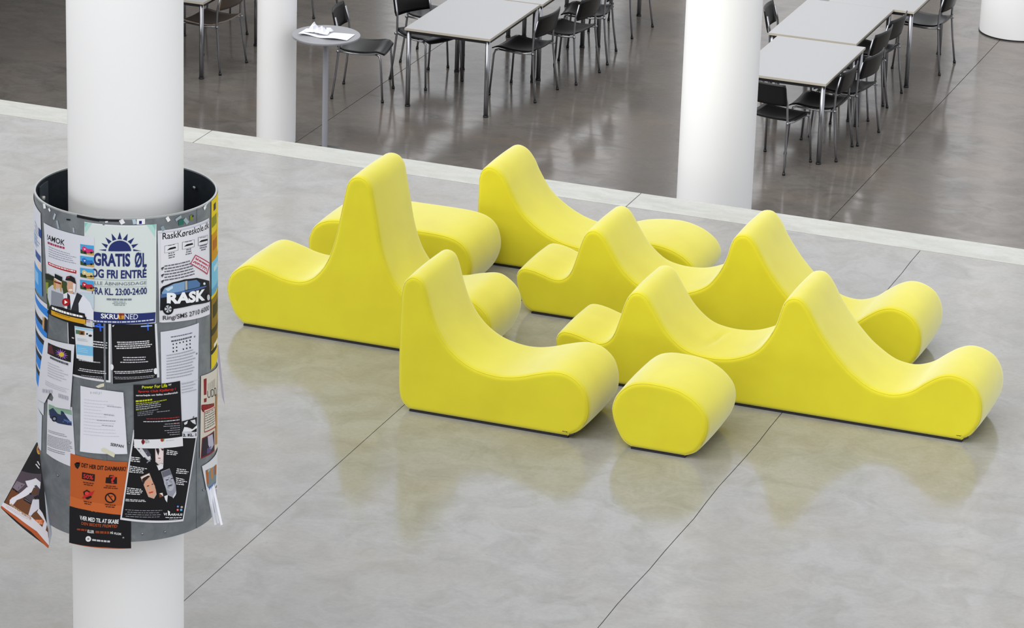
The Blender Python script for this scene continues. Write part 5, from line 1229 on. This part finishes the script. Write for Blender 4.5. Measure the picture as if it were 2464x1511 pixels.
 dict(name='flyer', label='thin lilac paper strip sticking out from the right edge of the drum', c=[[-6.1415, 13.2315, 1.7411], [-6.1436, 13.2612, 1.7343], [-6.0949, 13.2211, 1.4805], [-6.0946, 13.1908, 1.5297]], color='aaa3b6', lift=0, free=1, curl=None, cat='flyer', outline=None, el=[
 ]),
 dict(name='tear_off_tab', label='', c=[[-6.1032, 13.0567, 1.157], [-6.0991, 13.0686, 1.159], [-6.0591, 13.0464, 1.0243], [-6.0633, 13.0346, 1.0244]], color='d3d6e0', lift=0, free=1, curl=None, cat='poster', outline=None, el=[
 ]),
 dict(name='tear_off_tab', label='', c=[[-6.1046, 13.0762, 1.155], [-6.1004, 13.0881, 1.1569], [-6.0449, 13.0327, 1.0092], [-6.0491, 13.0208, 1.0093]], color='e2e3ea', lift=0, free=1, curl=None, cat='poster', outline=None, el=[
 ]),
 dict(name='tear_off_tab', label='', c=[[-6.1059, 13.0958, 1.153], [-6.1017, 13.1077, 1.1549], [-6.0296, 13.0292, 1.0211], [-6.0339, 13.0173, 1.0212]], color='d3d6e0', lift=0, free=1, curl=None, cat='poster', outline=None, el=[
 ]),
 dict(name='tear_off_tab', label='', c=[[-6.1072, 13.1154, 1.151], [-6.103, 13.1273, 1.1529], [-6.0051, 13.0097, 1.0256], [-6.0093, 12.9979, 1.0257]], color='e2e3ea', lift=0, free=1, curl=None, cat='poster', outline=None, el=[
 ]),
 dict(name='tear_off_tab', label='', c=[[-6.1102, 13.1343, 1.149], [-6.1059, 13.1462, 1.1509], [-6.06, 13.0861, 1.0278], [-6.0643, 13.0742, 1.0279]], color='d3d6e0', lift=0, free=1, curl=None, cat='poster', outline=None, el=[
 ]),
]

CURLS = {'hej': lambda u, v: .018 * max(0, u - .55) ** 1.5 * (1 - v) * 2 + .010 * v * v + .006 * (1 - u) * v,
         'karate': lambda u, v: .03 * math.sin(math.pi * u) * v}
for d in POSTER_DATA:
    cs = [Vector(c) for c in d['c']] if d['free'] else d['c']
    sh = Sheet(d['name'], d['label'], cs, d['color'], d['lift'], bool(d['free']), CURLS.get(d['curl']), d['outline'], d['cat'])
    for e in d['el']:
        if e[0] == 'p': sh.poly(e[2], e[1], e[3])
        elif e[0] == 't': sh.text4(e[3], e[2], e[1], e[4], e[5], e[6])
        else: sh.lines4(e[2], e[3], e[1], *e[4:])
    o = sh.done()
    if d['name'] == 'folded_half' or d['name'] == 'tear_off_tab':       # pieces of the sheet before them
        host = bpy.data.objects[LAST if d['name'] == 'folded_half' else FLYER]
        o.parent = host; o.location = o.location - host.location
        for k in ('label', 'category', 'group'):
            if k in o: del o[k]
    LAST = o.name
    if 'tear-off tabs, right' in d['label']: FLYER = o.name
for o in list(bpy.data.objects):
    if o.parent is None and o.type == 'EMPTY' and not o.children:
        bpy.data.objects.remove(o)
